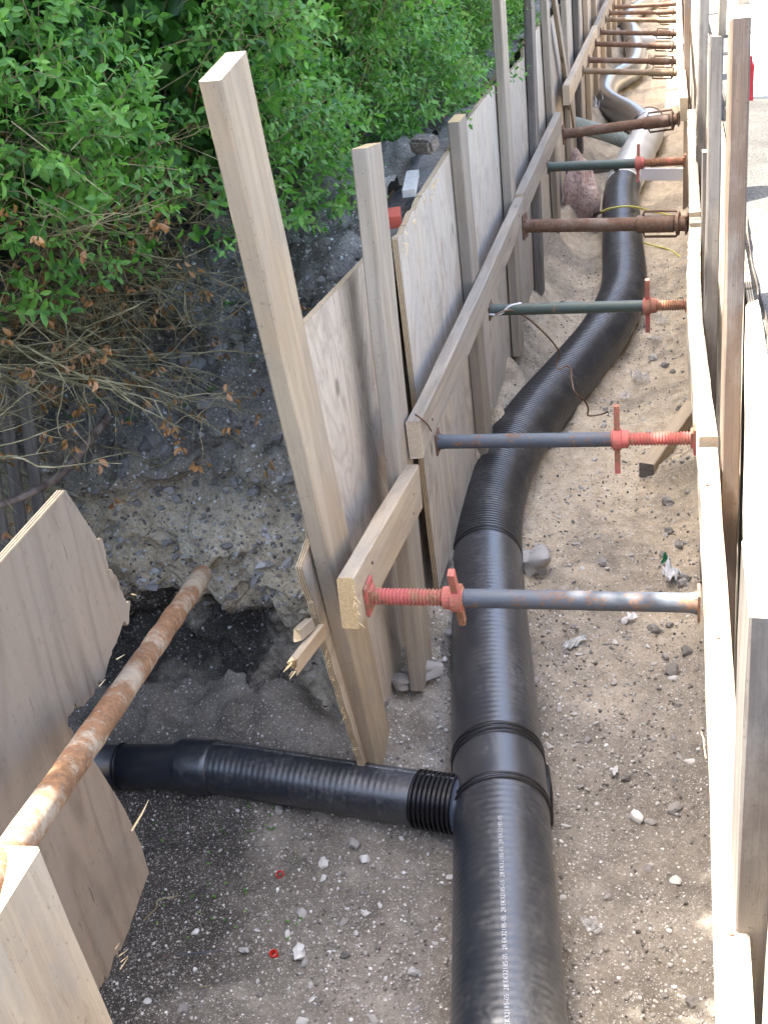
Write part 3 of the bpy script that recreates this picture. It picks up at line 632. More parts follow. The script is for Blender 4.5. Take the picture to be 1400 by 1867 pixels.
# ================================================================== PIPES
class Path:
    def __init__(s, P, n=40):
        s.p = catmull(P, n); s.d = [0.0]
        for a, b in zip(s.p, s.p[1:]): s.d.append(s.d[-1] + (b - a).length)
        s.L = s.d[-1]
    def at(s, q):
        q = max(0, min(s.L, q)); i = int(np.searchsorted(s.d, q)) - 1; i = max(0, min(len(s.p) - 2, i))
        t = (q - s.d[i]) / max(1e-9, s.d[i + 1] - s.d[i]); a, b = s.p[max(0, i - 2)], s.p[min(len(s.p) - 1, i + 3)]
        tg = (b - a).normalized(); x = tg.cross(Vector((0, 0, 1))).normalized(); return s.p[i].lerp(s.p[i + 1], t), tg, x, x.cross(tg)
    def pt(s, q, th, r):
        c, t, x, z = s.at(q); return c + (x * math.sin(th) + z * math.cos(th)) * r   # th from top towards +side
def sweep(path, samples, name, n=56, capped=True):
    """samples: list of (s, r)"""
    V = []; F = []
    for (q, r) in samples:
        c, t, x, z = path.at(q)
        for k in range(n):
            a = 2 * math.pi * k / n; V.append(c + (x * math.sin(a) + z * math.cos(a)) * r)
    for i in range(len(samples) - 1):
        for k in range(n): F.append((i * n + k, (i + 1) * n + k, (i + 1) * n + (k + 1) % n, i * n + (k + 1) % n))
    if capped: F.append(tuple(range(n))); F.append(tuple((len(samples) - 1) * n + k for k in range(n))[::-1])
    me = mesh(name, V, F, True); return me
ZP = .135
cen = [(928, 1867), (918, 1600), (912, 1450), (905, 1350), (893, 1150), (888, 985), (905, 890), (940, 810), (990, 740), (1055, 665), (1105, 600), (1136, 525), (1134, 440), (1131, 370), (1136, 338)]
PC = [oZ(x, y, ZP) for x, y in cen]; PC = [PC[0] + (PC[0] - PC[1]) * 2.4] + PC
for p in PC:
    p.z = ZP + .01 * fb(p.y, 3, 0, 2)
main = Path(PC)
def s_of_y(y):
    lo, hi = 0, main.L
    for _ in range(40):
        m = (lo + hi) / 2
        if main.at(m)[0].y < y: lo = m
        else: hi = m
    return lo
s_tee0, s_tee1 = s_of_y(2.385), s_of_y(2.60); s_j = s_of_y(3.78); s_end = main.L
def smp(s0, s1, r, d=.01, rib=0, period=.021): 
    n = max(2, int((s1 - s0) / d)); return [(s0 + (s1 - s0) * i / n, r + (rib * math.sin(2 * math.pi * (s0 + (s1 - s0) * i / n) / period) if rib else 0)) for i in range(n + 1)]
dp = empty('drain_pipe', (main.at(s_tee0)[0].x, 2.4, 0), 'long black plastic drain pipe lying in the trench, smooth nearby and ribbed farther on', 'drain pipe')
RP = .138
child('pipe_length', sweep(main, smp(0, s_tee0, RP, .005, .00035, .024), 'pipe_length'), M_pipe, dp)['label'] = 'smooth black pipe length with white print nearest the camera'
tee = child('tee_fitting', sweep(main, smp(s_tee0 + .004, s_tee1 - .004, RP + .002, .02), 'tee_fitting'), M_pipe, dp)
def ring(path, q, r, wd, name, parent, mat=M_seal, bulge=.006):
    return child(name, sweep(path, [(q - wd / 2, r - .004), (q - wd / 2, r), (q - wd * .3, r + bulge), (q + wd * .3, r + bulge), (q + wd / 2, r), (q + wd / 2, r - .004)], name, 56, False), mat, parent)
for q in (s_tee0 - .004, s_tee0 + .012): ring(main, q, RP, .012, 'seal_ring', tee)
for q in (s_tee1 - .026, s_tee1 - .008, s_tee1 + .010): ring(main, q, RP, .014, 'seal_ring', tee)
child('pipe_length', sweep(main, smp(s_tee1 - .004, s_j, RP + .001, .005, .0005, .024), 'pipe_length'), M_pipe, dp)['label'] = 'smooth black pipe length just beyond the tee fitting'
# ribbed length: crests and valleys are real
sam = []; q = s_j; pr = .0195
while q < s_end - pr:
    for du, dr_ in ((0, -.0048), (.22, -.0048), (.34, .0030), (.56, .0040), (.80, .0030), (.92, -.0048)): sam.append((q + du * pr, RP + dr_))
    q += pr
me = sweep(main, sam, 'corrugated_length', 64); smooth_by_angle(me, 25); child('corrugated_length', me, M_pipec, dp)
for q in (s_j - .006, s_j - .026): ring(main, q, RP, .014, 'seal_ring', dp, M_seal, .004)
ring(main, s_end - .03, RP, .05, 'white_collar', dp, NT('white_tape').out((.62, .62, .56), rough=.6), .006)
# service pipe stub beside the tee
m = MB(); p = oZ(1000, 1440, .06); m.tube([p + Vector((-.02, .1, 0)), p, p + Vector((.012, -.12, -.02))], .012, 10); child('side_rod', m.me('side_rod', True), M_seal, dp)

# branch
ZB = .125
bc = [(866, 1470), (840, 1467), (760, 1455), (650, 1438), (520, 1417), (430, 1403), (345, 1396), (300, 1397), (200, 1396), (120, 1394), (0, 1390)]
BP = [oZ(x, y, ZB) for x, y in bc]
branch = Path(BP)
def sb(px):
    best = min(range(len(branch.p)), key=lambda i: abs(proj_x(branch.p[i]) - px)); return branch.d[best]
def proj_x(p):
    q = RM.T @ np.array([p.x, p.y, p.z - CZ]); return q[0] / q[2] * FPX + 700
br = empty('branch_pipe', (branch.at(.3)[0].x, branch.at(.3)[0].y, 0), 'black branch pipe with printed line running left from the tee into the dark hole', 'drain pipe')
sA, sB, sC, sD, sE = sb(826), sb(758), sb(392), sb(330), sb(222)
RBp = .083
body = [(sB, RBp)] + [(q, RBp + .00025 * math.sin(q * 2 * math.pi / .020) * max(0, min(1, (q - sB) / .1)) + .0015 * fb(q * 9, 0, 0, 2)) for q in np.arange(sB + .003, sC, .003)]
child('pipe_length', sweep(branch, body, 'pipe_length', 48), M_pipe, br)
slv = [(sC - .004, RBp + .002), (sC, RBp + .005), (sC + .02, RBp + .005), (sD - .012, RBp + .005), (sD, RBp + .002), (sD + .02, RBp - .011), (sE, RBp - .012)]
child('reducer_sleeve', sweep(branch, slv, 'reducer_sleeve', 48), M_pipe, br)
ring(branch, sE, RBp - .012, .012, 'seal_ring', br, M_seal, .004)
child('inner_pipe', sweep(branch, [(sE - .01, RBp - .014), (sE + .3, RBp - .016), (branch.L, RBp - .016)], 'inner_pipe', 40), M_pipe, br)
cp = []; q = sA - .012
while q < sB:
    cp += [(q, RBp - .005), (q + .0035, RBp + .0045), (q + .0085, RBp + .0045), (q + .012, RBp - .005)]; q += .0145
me = sweep(branch, cp, 'ribbed_coupler', 48); smooth_by_angle(me, 25); child('ribbed_coupler', me, M_seal, br)
child('saddle_socket', sweep(branch, [(0.0, RBp + .005), (sA - .02, RBp + .004), (sA - .012, RBp + .001)], 'saddle_socket', 48), NT('blue_grey_plastic').out((.045, .055, .075), rough=.3), br)

# white printed line on both pipes
def lettering(txt, size, path, s0, th0, r, dirn, parent, mat, flip=1):
    cu = bpy.data.curves.new('lettering', 'FONT'); cu.body = txt; cu.size = size; cu.resolution_u = 2; cu.offset = -.00035
    to = bpy.data.objects.new('lettering_tmp', cu); COL.objects.link(to)
    me = bpy.data.meshes.new_from_object(to.evaluated_get(bpy.context.evaluated_depsgraph_get()))
    bpy.data.objects.remove(to)
    bm = bmesh.new(); bm.from_mesh(me); bmesh.ops.subdivide_edges(bm, edges=[e for e in bm.edges if e.calc_length() > .02], cuts=2)
    for v in bm.verts:
        u, h = v.co.x, v.co.y
        v.co = path.pt(s0 + dirn * u, th0 - flip * dirn * h / r, r)
    bm.to_mesh(me); bm.free(); me.name = 'lettering'
    return child('lettering', me, mat, parent)
bpy.context.view_layer.update()
lettering('  '.join(['28 EK32185-05'] * 9), .0165, main, s_tee0 - 1.16, math.radians(3), RP + .0022, 1, dp, M_white)
lettering('  '.join(['29 EK32185-01'] * 9), .0135, branch, sC + .02, math.radians(10), RBp + .003, -1, br, M_white)

# nails driven into the near timbers
nails(W1, [(-.771, 2.93, .885), (-.771, 2.90, .835), (-.771, 2.42, .96)], (1, 0, .1))
nails(W2, [(-.753, 3.22, 1.0), (-.753, 3.9, 1.02), (-.753, 4.55, .99), (-.753, 5.6, 1.0)], (1, 0, .1))
nails(R1, [(.09, 1.3, .976), (.095, 2.1, .979), (.088, 2.8, .982)], (0, 0, 1))
# far: wrapped bend, the second pipe and its bend
far_c = [(1136, 336), (1158, 288), (1180, 245), (1182, 222)]
wp = Path([oZ(x, y, .15) for x, y in far_c] )
we = empty('pipe_bend', wp.at(0)[0], 'dusty grey wrapped pipe bend beyond the white collar', 'pipe bend')
child('bend_body', sweep(wp, [(q, .15 + .012 * fb(q * 4, 1, 1, 3)) for q in np.linspace(0, wp.L, 40)], 'bend_body'), M_coverp, we)
ring(wp, wp.L - .02, .145, .04, 'clamp_ring', we, M_brown, .006)
f2 = Path([oZ(x, y, .16) for x, y in [(1176, 232), (1150, 212), (1112, 192), (1100, 176), (1112, 152), (1150, 128), (1160, 105), (1156, 82)]])
fe = empty('drain_pipe', f2.at(0)[0], 'black pipe making a sharp bend to the left behind the tilted strut', 'drain pipe')
child('pipe_length', sweep(f2, smp(0, f2.L, .14, .05), 'pipe_length'), M_pipec, fe)
f3 = Path([oZ(x, y, .16) for x, y in [(1156, 86), (1152, 62), (1140, 45), (1152, 25), (1180, 5), (1195, -8)]])
fe3 = empty('drain_pipe', f3.at(0)[0], 'farthest black pipe bend at the top of the trench', 'drain pipe')
child('pipe_length', sweep(f3, smp(0, f3.L, .14, .06), 'pipe_length'), M_pipec, fe3)
hp = Path([oZ(1012, 219, .64), oZ(1070, 233, .46), oZ(1118, 248, .30), oZ(1150, 263, .2)])
he = empty('corrugated_hose', hp.at(0)[0], 'grey corrugated hose entering the bend from the left boards', 'hose')
sam = []; q = 0
while q < hp.L - .03:
    sam += [(q, .058), (q + .012, .058), (q + .016, .068), (q + .030, .068)]; q += .034
hm = sweep(hp, sam, 'hose_body', 32); smooth_by_angle(hm, 25); child('hose_body', hm, NT('grey_plastic_hose').out((.26, .30, .28), rough=.45), he)
h2 = Path([oZ(1222, 72, .2), oZ(1190, 75, .2), oZ(1165, 80, .17)])
link_h = empty('side_pipe', h2.at(0)[0], 'grey side pipe joining the far pipe from the right', 'pipe')
child('pipe_length', sweep(h2, smp(0, h2.L, .1, .05), 'pipe_length', 32), M_coverp, link_h)

# ================================================================== PROPS AND STRUTS
def lathe(axis0, axis1, prof, n=24):
    """prof (u metres from axis0, r)"""
    d = (axis1 - axis0).normalized(); a = d.cross(Vector((0, 0, 1))).normalized(); b = a.cross(d); V = []; F = []
    for u, r in prof:
        for k in range(n):
            t = 2 * math.pi * k / n; V.append(axis0 + d * u + (a * math.cos(t) + b * math.sin(t)) * r)
    for i in range(len(prof) - 1):
        for k in range(n): F.append((i * n + k, i * n + (k + 1) % n, (i + 1) * n + (k + 1) % n, (i + 1) * n + k))
    F.append(tuple(range(n))[::-1]); F.append(tuple((len(prof) - 1) * n + k for k in range(n)))
    return mesh('lathe', V, F)
def plate(p, d, name, parent, mat, h=.085, w_=.07, t=.008):
    d = d.normalized(); a = d.cross(Vector((0, 0, 1))).normalized(); b = a.cross(d)
    M = Matrix(((d.x, a.x, b.x, p.x), (d.y, a.y, b.y, p.y), (d.z, a.z, b.z, p.z), (0, 0, 0, 1)))
    m = MB(); m.box((t / 2, 0, 0), (t, w_, h)); m.box((t * 1.5, 0, 0), (t, w_ * .6, h * .6))
    return child(name, m.me(name), mat, parent, M)
def screw_prop(A, B, frac, label, tube_mat, r=.021, bar=.085, bartilt=0.0, thread_mat=None, handles=True):
    """A = screw end, B = plain end; frac = share of the length taken by the thread"""
    A = Vector(A); B = Vector(B); L = (B - A).length; d = (B - A).normalized()
    e = empty('screw_prop', (A + B) / 2, label, 'trench prop', 'props across the trench')
    Ln = L * frac; prof = []; u = .012
    while u < Ln - .01:
        prof += [(u, r * .74), (u + .0025, r * .92), (u + .0055, r * .92), (u + .008, r * .74)]; u += .0098
    child('threaded_rod', lathe(A, B, prof, 18), thread_mat or M_red, e)
    plate(A, d, 'end_plate', e, thread_mat or M_red); plate(B, -d, 'end_plate', e, M_brown, .075, .06, .006)
    me = lathe(A, B, [(Ln - .01, r), (Ln + .1, r), (L * .7, r), (L - .03, r), (L - .008, r * 1.12), (L - .004, r * 1.12)], 28); smooth_by_angle(me, 40); child('tube', me, tube_mat, e)
    me = lathe(A, B, [(Ln - .030, r * 1.12), (Ln - .028, r * 1.2), (Ln - .008, r * 1.25), (Ln - .006, r * 1.5), (Ln + .018, r * 1.5), (Ln + .02, r * 1.2), (Ln + .024, r * 1.15)], 20)
    nut = child('nut', me, M_red, e)
    a = d.cross(Vector((0, 0, 1))).normalized(); b = a.cross(d)
    c = A + d * (Ln + .006)
    if handles:
        for s in (1, -1):
            q = (b * math.cos(bartilt) + a * math.sin(bartilt)) * s
            M = frame(c + q * r * 1.2, c + q * (r * 1.2 + bar), d); m = MB()
            m.box((bar / 2, 0, 0), (bar, .017, .024)); m.box((bar * .55, 0, .0125), (bar * .8, .007, .004)); child('handle', m.me('handle'), M_red, e, M)
    return e
def ends(pl, pr_, Y): return oY(*pl, Y), oY(*pr_, Y)
a, b = oX(663, 1080, -.752), oX(1277, 1094, .058); screw_prop((-.770, 2.345, .905), (.062, 2.345, .905), .275, 'nearest prop across the trench with its red screw and handle on the left', M_tube, .0245, .078, .35)
a = oX(772, 803, -.752); b = oX(1270, 803, .066)
screw_prop((.066, 3.25, .905), (-.752, 3.25, .905), .285, 'second prop with its blue-grey tube on the left and long red screw on the right', M_tube, .0235, .085, 0.08)
screw_prop((.060, 4.46, .905), (-.752, 4.50, .905), .195, 'third prop, a green-grey tube with short rusty screw and red handle at right', M_tubeg, .024, .085, -.1, M_redr)
screw_prop((.064, 7.0, .885), (-.748, 7.02, .905), .33, 'thin green prop with a long red screw beyond the rusty collared strut', M_tubeg, .028, .075, .2, M_redr)
def rusty_strut(A, B, label, r=.036, collar=True, hand=1, mat=None):
    """B = collar end"""
    A = Vector(A); B = Vector(B); L = (B - A).length; d = (B - A).normalized(); mat = mat or M_brown
    e = empty('steel_strut', (A + B) / 2, label, 'trench strut', 'struts across the trench')
    c0 = L * .70
    me = lathe(A, B, [(.004, r * .9), (c0, r * .9), (c0 + .1, r * .9)], 24); smooth_by_angle(me, 40); child('inner_tube', me, mat, e)
    me = lathe(A, B, [(c0, r * 1.0), (c0 + .005, r * 1.14), (L * .92, r * 1.14), (L * .925, r * 1.0), (L - .004, r)], 24); smooth_by_angle(me, 40); sl_ = child('outer_sleeve', me, mat, e)
    plate(A, d, 'end_plate', e, mat, r * 3.4, r * 2.2); plate(B, -d, 'end_plate', e, mat, r * 2.4, r * 2.2)
    me = lathe(A, B, [(L * .935, r * 1.0), (L * .937, r * 1.55), (L * .95, r * 1.55), (L * .952, r)], 24); child('collar', me, mat, e)
    a = d.cross(Vector((0, 0, 1))).normalized(); b = a.cross(d)
    for s in (1, -1):
        p0 = A + d * (c0 + .03) + b * s * r * .95; p1 = A + d * (c0 + .20) + b * s * r * .95; o = b * s * r * .75
        m = MB(); m.tube([p0, p0 + o + d * .008, p1 + o - d * .008, p1], .0065, 8); child('grip', m.me('grip', True), mat, e)
    return e
M_brown_sunlit = rust_mat('sunlit_brown_steel', (.17, .125, .08), (.16, .10, .06), .4, .6, .2)  # lighter than the brown steel: sunlight on far struts put into the colour
rusty_strut((-.748, 5.75, .905), (.064, 5.62, .905), 'thick rusty brown strut with grip handles at right and a yellow cable behind it', .037)
rusty_strut((-.745, 8.1, .875), (.03, 8.0, .935), 'tilted rusty strut over the wrapped bend, higher on the right', .037)
Yf = [10.05, 10.75, 11.75, 12.6, 13.6, 14.5, 15.6]
pxl = [((1052, 130), (1232, 133)), ((1064, 110), (1234, 112)), ((1088, 79), (1233, 84)), ((1098, 58), (1234, 61)), ((1113, 34), (1240, 37)), ((1124, 22), (1236, 21)), ((1126, 12), (1240, 6))]
flab = ['ochre strut lit by sun at its right end, first of the far row', 'brown strut with small grip handles just beyond the ochre sunlit strut', 'plain brown strut crossing above the far pipe bend', 'dull brown strut above the dark pipe curve', 'ochre strut at the far grey pipe wrap', 'thin ochre strut near the picture top', 'last visible brown strut at the top edge of the picture']
for i, (Y, (pl, pr_)) in enumerate(zip(Yf, pxl)):
    A, B = oY(*pl, Y), oY(*pr_, Y); A.x = -.74; B.x = .02 if B.x < .05 else B.x
    rusty_strut(A, B, flab[i], .026, mat=[M_brown_sunlit, M_brown, M_brown, M_brown, M_brown_sunlit, M_brown, M_brown][i])

# ================================================================== HEDGE
def leaf_batch(P, D, U, Ls, W=.42, fold=.18):
    """P base points (n,3), D length dirs, U approximate up; returns V (n*6,3), F quads (n*2,4)"""
    n = len(P); D = D / np.linalg.norm(D, axis=1, keepdims=True)
    Sd = np.cross(D, U); Sd /= np.linalg.norm(Sd, axis=1, keepdims=True) + 1e-9; N = np.cross(Sd, D)
    Lc = Ls[:, None]; w = Lc * W * .5
    b = P; t = P + D * Lc - N * Lc * .10
    m1 = P + D * Lc * .36 ; m2 = P + D * Lc * .70 - N * Lc * .02
    l1 = m1 + Sd * w + N * w * fold * 2; l2 = m2 + Sd * w * .85 + N * w * fold * 2
    r1 = m1 - Sd * w + N * w * fold * 2; r2 = m2 - Sd * w * .85 + N * w * fold * 2
    V = np.stack([b, m1, m2, t, l1, l2, r1, r2], 1).reshape(-1, 3)
    base = (np.arange(n) * 8)[:, None]
    F = np.concatenate([base + np.array([[0, 1, 4, 4]])[:, :4], ], 1) if False else None
    tri = np.array([[0, 1, 4], [1, 2, 5], [1, 5, 4], [2, 3, 5], [0, 6, 1], [1, 6, 7], [1, 7, 2], [2, 7, 3]])
    F = (base[:, None, :] + tri[None]).reshape(-1, 3)
    return V, F
def hedge_top(y): 
    return np.where(y < 8.2, 4.08, np.where(y < 9.0, 4.08 - (y - 8.2) * .9, 3.36)) + .1 * np.sin(y * 3)
def hedge_face(y, z):
    f = -.96 - .12 * np.clip((5.2 - y) / 2.2, 0, 1) - .06 * np.maximum(0, z - 1.9) + .10 * np.sin(y * 2.1 + z * 1.3) * np.sin(z * 2.7 + y * .7) + .06 * np.sin(y * 5.3 + z * 4.1)
    f = np.where(y < 3.2, f - (3.2 - y) * .45, f)
    low = np.clip((1.9 - z) / .3, 0, 1); f -= .06 * low
    return f
hedge = empty('privet_hedge', (-1.9, 5, 1.6), 'green privet hedge with bare twigs at its lower left, along the garden side', 'hedge')
NS = 12500
yy = rng.uniform(0, 1, NS) ** 1.1 * 11.5 + 1.7; zz = rng.uniform(1.53, 2.75, NS) + np.where(yy < 4.5, rng.uniform(0, .25, NS), 0)
depth = np.abs(rng.normal(0, .16, NS)); clump = np.array([noise.noise(Vector((y * 2.6, z * 3.4, 7.3))) for y, z in zip(yy, zz)])
# the lower left of the hedge is bare
minz = np.where(yy < 3.35, 1.60 + (3.35 - yy) * .05 + .03, 1.54 + .06 * np.sin(yy * 4))
keep = (zz > minz) & (clump + rng.uniform(-.35, .35, NS) > -.22)
yy, zz, depth, clump = yy[keep], zz[keep], depth[keep], clump[keep]
xx = hedge_face(yy, zz) - depth + np.clip(clump, -.2, .4) * .22
Pb, Db, Ub, Lb = [], [], [], []; twV = MB(); NSH = len(xx)
for i in range(NSH):
    o = Vector((xx[i], yy[i], zz[i])); d = Vector((random.gauss(.75, .45), random.gauss(-.15, .55), random.gauss(.30, .45))).normalized()
    L = random.uniform(.07, .15); a = d.orthogonal().normalized(); b = d.cross(a)
    npair = random.randint(3, 5); ph = random.random() * 3.14; big = random.uniform(.024, .052)
    for k in range(npair):
        u = (k + .6) / npair; c = o + d * L * u; q = ph + k * math.pi / 2
        for s in (0, math.pi):
            r = a * math.cos(q + s) + b * math.sin(q + s)
            ld = (r * random.uniform(.75, 1.1) + d * random.uniform(.35, .8) + Vector((0, 0, -.12))).normalized()
            Pb.append(c); Db.append(ld); Ub.append(d + Vector((0, 0, .25))); Lb.append(big * random.uniform(.75, 1.15) * (1 - .25 * u))
    Pb.append(o + d * L); Db.append(d); Ub.append(Vector((0, 0, 1)) + a * .2); Lb.append(big * .6)
    if i % 3 == 0: twV.tube([o - d * .12, o + d * L * .5, o + d * L], [.0016, .0013, .0007], 3, False)
Pb = np.array(Pb); Db = np.array(Db); Ub = np.array(Ub); Lb = np.array(Lb)
# the leaves that show largest stand as objects of their own
cd = (Pb - np.array([0, 0, CZ])) @ RM; px = cd[:, 0] / cd[:, 2] * FPX + 700; py = cd[:, 1] / cd[:, 2] * FPX + 933
vis = (px > 4) & (px < 1000) & (py > 4) & (py < 640)
front = Pb[:, 0] > hedge_face(Pb[:, 1], Pb[:, 2]) - .02
score = np.where(vis & front, Lb / cd[:, 2], 0); big_i = np.argsort(-score)[:240]
mask = np.ones(len(Pb), bool); mask[big_i] = False
V, F = leaf_batch(Pb[mask], Db[mask], Ub[mask], Lb[mask])
tag(child('foliage', np_mesh('foliage', V, F, 3), M_leaf, hedge), kind='stuff')
lmv, lmf = leaf_batch(np.zeros((1, 3)), np.array([[1., 0, 0]]), np.array([[0, 0, 1.]]), np.array([1.0]))
leaf_me = np_mesh('leaf', lmv, lmf, 3); leaf_me.materials.append(M_leaf)
for i in big_i:
    d = Vector(Db[i]).normalized(); s_ = d.cross(Vector(Ub[i])).normalized(); n_ = s_.cross(d)
    M = Matrix(((d.x, -s_.x, n_.x, Pb[i][0]), (d.y, -s_.y, n_.y, Pb[i][1]), (d.z, -s_.z, n_.z, Pb[i][2]), (0, 0, 0, 1))) @ Matrix.Scale(Lb[i], 4)
    child('leaf', leaf_me, None, hedge, M)
# inner mass of the hedge
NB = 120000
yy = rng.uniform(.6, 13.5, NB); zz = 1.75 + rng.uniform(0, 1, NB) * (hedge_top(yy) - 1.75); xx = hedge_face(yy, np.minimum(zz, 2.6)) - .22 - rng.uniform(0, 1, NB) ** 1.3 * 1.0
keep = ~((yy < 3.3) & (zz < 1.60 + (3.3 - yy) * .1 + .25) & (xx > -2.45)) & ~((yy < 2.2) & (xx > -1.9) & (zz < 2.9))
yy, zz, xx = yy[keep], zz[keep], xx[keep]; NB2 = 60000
y2 = rng.uniform(.7, 5.5, NB2); z2 = rng.uniform(1.55, 4.2, NB2); x2 = rng.uniform(-3.5, -2.35, NB2)  # extra leaves behind the hedge, added to keep dappled sun off the pit
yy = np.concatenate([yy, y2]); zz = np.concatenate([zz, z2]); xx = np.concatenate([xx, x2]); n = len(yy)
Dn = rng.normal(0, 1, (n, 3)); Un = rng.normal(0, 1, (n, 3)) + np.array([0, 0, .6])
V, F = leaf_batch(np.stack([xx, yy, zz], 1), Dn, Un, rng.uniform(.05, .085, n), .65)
tag(child('inner_foliage', np_mesh('inner_foliage', V, F, 3), M_leaf_shade, hedge), kind='stuff')
# bare twigs hanging out over the bank
dead = []
def grow(m, p, d, L, r, depth):
    n = max(4, int(L / .035)); pts = [p.copy()]; q = d.normalized(); 
    for i in range(n):
        q = (q + Vector((random.gauss(0, .14), random.gauss(0, .14), random.gauss(0, .12)))).normalized(); pts.append(pts[-1] + q * L / n)
    m.tube(pts, [r * (1 - .75 * i / n) for i in range(n + 1)], 5 if r > .003 else 4, False)
    if depth > 0:
        for i in range(2, n):
            if random.random() < .62:
                dd = (q * .9 + Vector((random.gauss(0, .6), random.gauss(0, .6), random.gauss(-.05, .5)))).normalized(); grow(m, pts[i], dd, L * random.uniform(.3, .6), r * .55, depth - 1)
    elif random.random() < .28:
        for k in range(random.randint(2, 6)): dead.append((pts[-1] + Vector((random.gauss(0, .008), random.gauss(0, .008), random.gauss(0, .008))), Vector((random.gauss(0, 1), random.gauss(0, 1), -1.2))))
for i in range(58):
    m = MB(); y = random.uniform(2.2, 3.5); z = random.uniform(1.42, 2.0); x = -2.05 + random.uniform(-.15, .25)
    grow(m, Vector((x, y, z)), Vector((1, random.gauss(-.12, .25), random.gauss(-.18, .2))), random.uniform(.38, .68), random.uniform(.003, .0065), 2)
    child('branch', m.me('branch', True), M_twig, hedge)
for i in range(22):
    m = MB(); y = random.uniform(1.9, 3.2); z = random.uniform(1.15, 1.6); x = -2.2 + random.uniform(-.15, .3)
    grow(m, Vector((x, y, z)), Vector((1, random.gauss(.1, .3), random.gauss(-.05, .22))), random.uniform(.3, .5), random.uniform(.003, .0055), 2)
    child('branch', m.me('branch', True), M_twig, hedge)
for i in range(40):                                     # stems in the body of the hedge
    m = MB(); y = random.uniform(3.2, 12); x = -1.75 + random.gauss(0, .12)
    grow(m, Vector((x, y, 1.5)), Vector((.35, random.gauss(0, .25), 1)), random.uniform(.6, 1.0), random.uniform(.006, .012), 1)
    child('stem', m.me('stem', True), M_twig, hedge)
tag(child('twigs', twV.me('twigs'), M_twig, hedge), kind='stuff')
if dead:
    dp_ = np.array([tuple(a) for a, b in dead]); dd_ = np.array([tuple(b) for a, b in dead])
    V, F = leaf_batch(dp_, dd_, rng.normal(0, 1, dp_.shape), rng.uniform(.016, .03, len(dp_)), .5, .5)
    tag(child('dead_leaves', np_mesh('dead_leaves', V, F, 3), M_dead, hedge), kind='stuff')
# root lying down the bank
rt = [oD(197, 760, 3.22), oD(160, 808, 3.15), oD(128, 848, 3.1), (oD(90, 880, 3.02)), oD(30, 910, 2.95), oD(-40, 930, 2.9)]
m = MB(); m.tube(catmull(rt, 6), [.013 - .0001 * i + .0015 * fb(i * .7, 0, 0, 2) for i in range(31)], 9); tag(link('broken_root', m.me('broken_root', True), M_bark), 'broken brown root sticking out of the bank beside the twigs', 'root')
m = MB()
for pl in ([(180, 812), (235, 822), (268, 838), (290, 835)], [(255, 860), (290, 850), (312, 836), (330, 815)], [(215, 815), (228, 835), (268, 845), (292, 846)]):
    m.tube(catmull([oY(x, y, 2.93) for x, y in pl], 5), .0028, 5)
tag(link('pale_roots', m.me('pale_roots', True), M_twig), 'thin pale roots trailing out of the dark bank', 'root')

# ================================================================== STONES AND GRAVEL
def rock_me(name, sub, seed, sq=(1, 1, .7), j=.22):
    bm = bmesh.new(); bmesh.ops.create_icosphere(bm, subdivisions=sub, radius=1)
    for v in bm.verts:
        n = 1 + j * noise.noise(v.co * 1.3 + Vector((seed * 7.1, 0, 0))) * 1.6; v.co = Vector((v.co.x * sq[0], v.co.y * sq[1], v.co.z * sq[2])) * n
    me = bpy.data.meshes.new(name); bm.to_mesh(me); bm.free(); return me
peb = [rock_me('stone', 1, i, (1, random.uniform(.6, 1), random.uniform(.4, .75)), .3) for i in range(8)]
for me in peb: me.materials.append(M_stone); smooth_by_angle(me, 50)
def place(me, name, parent, p, s):
    o = bpy.data.objects.new(name, me); COL.objects.link(o); o.parent = parent
    o.location = p; o.rotation_euler = (random.uniform(-.5, .5), random.uniform(-.5, .5), random.uniform(0, 6.3)); o.scale = (s, s, s); return o
def ok_floor(x, y): 
    c = main.at(s_of_y(y))[0] if y < 9.7 else None
    return c is None or abs(x - c.x) > .12
cnt = 0
while cnt < 298:
    y = 1.45 + 4.0 * random.random() ** 1.6; x = random.uniform(-1.35, .06) if y < 2.5 else random.uniform(-.8, .06)
    if not ok_floor(x, y): continue
    if x < -1.0 and random.random() < .5: continue
    s = random.choice([.006, .007, .008, .009, .010, .012, .014, .018]) * random.uniform(.8, 1.2)
    place(random.choice(peb), 'stone', floor_o, (x, y, floor_z(x, y) + s * .15), s); cnt += 1
cnt = 0
clodf = [rock_me('soil_clod', 2, 60 + i, (1, random.uniform(.7, 1), random.uniform(.5, .8)), .34) for i in range(5)]
for me in clodf: me.materials.append(M_clod)
while cnt < 90:
    y = 1.5 + 5.5 * random.random(); q = random.random(); x = (random.uniform(-.05, .07) if q < .45 else random.uniform(-.84, -.62) if q < .8 else random.uniform(-.5, .05))
    if y < 2.5 and x < -.5: x = random.uniform(-1.3, -.6)
    if not ok_floor(x, y): continue
    sz_ = random.choice([.008, .010, .013, .017, .024]) * random.uniform(.7, 1.2); place(random.choice(clodf), 'soil_clod', floor_o, (x, y, floor_z(x, y) + sz_ * .2), sz_); cnt += 1
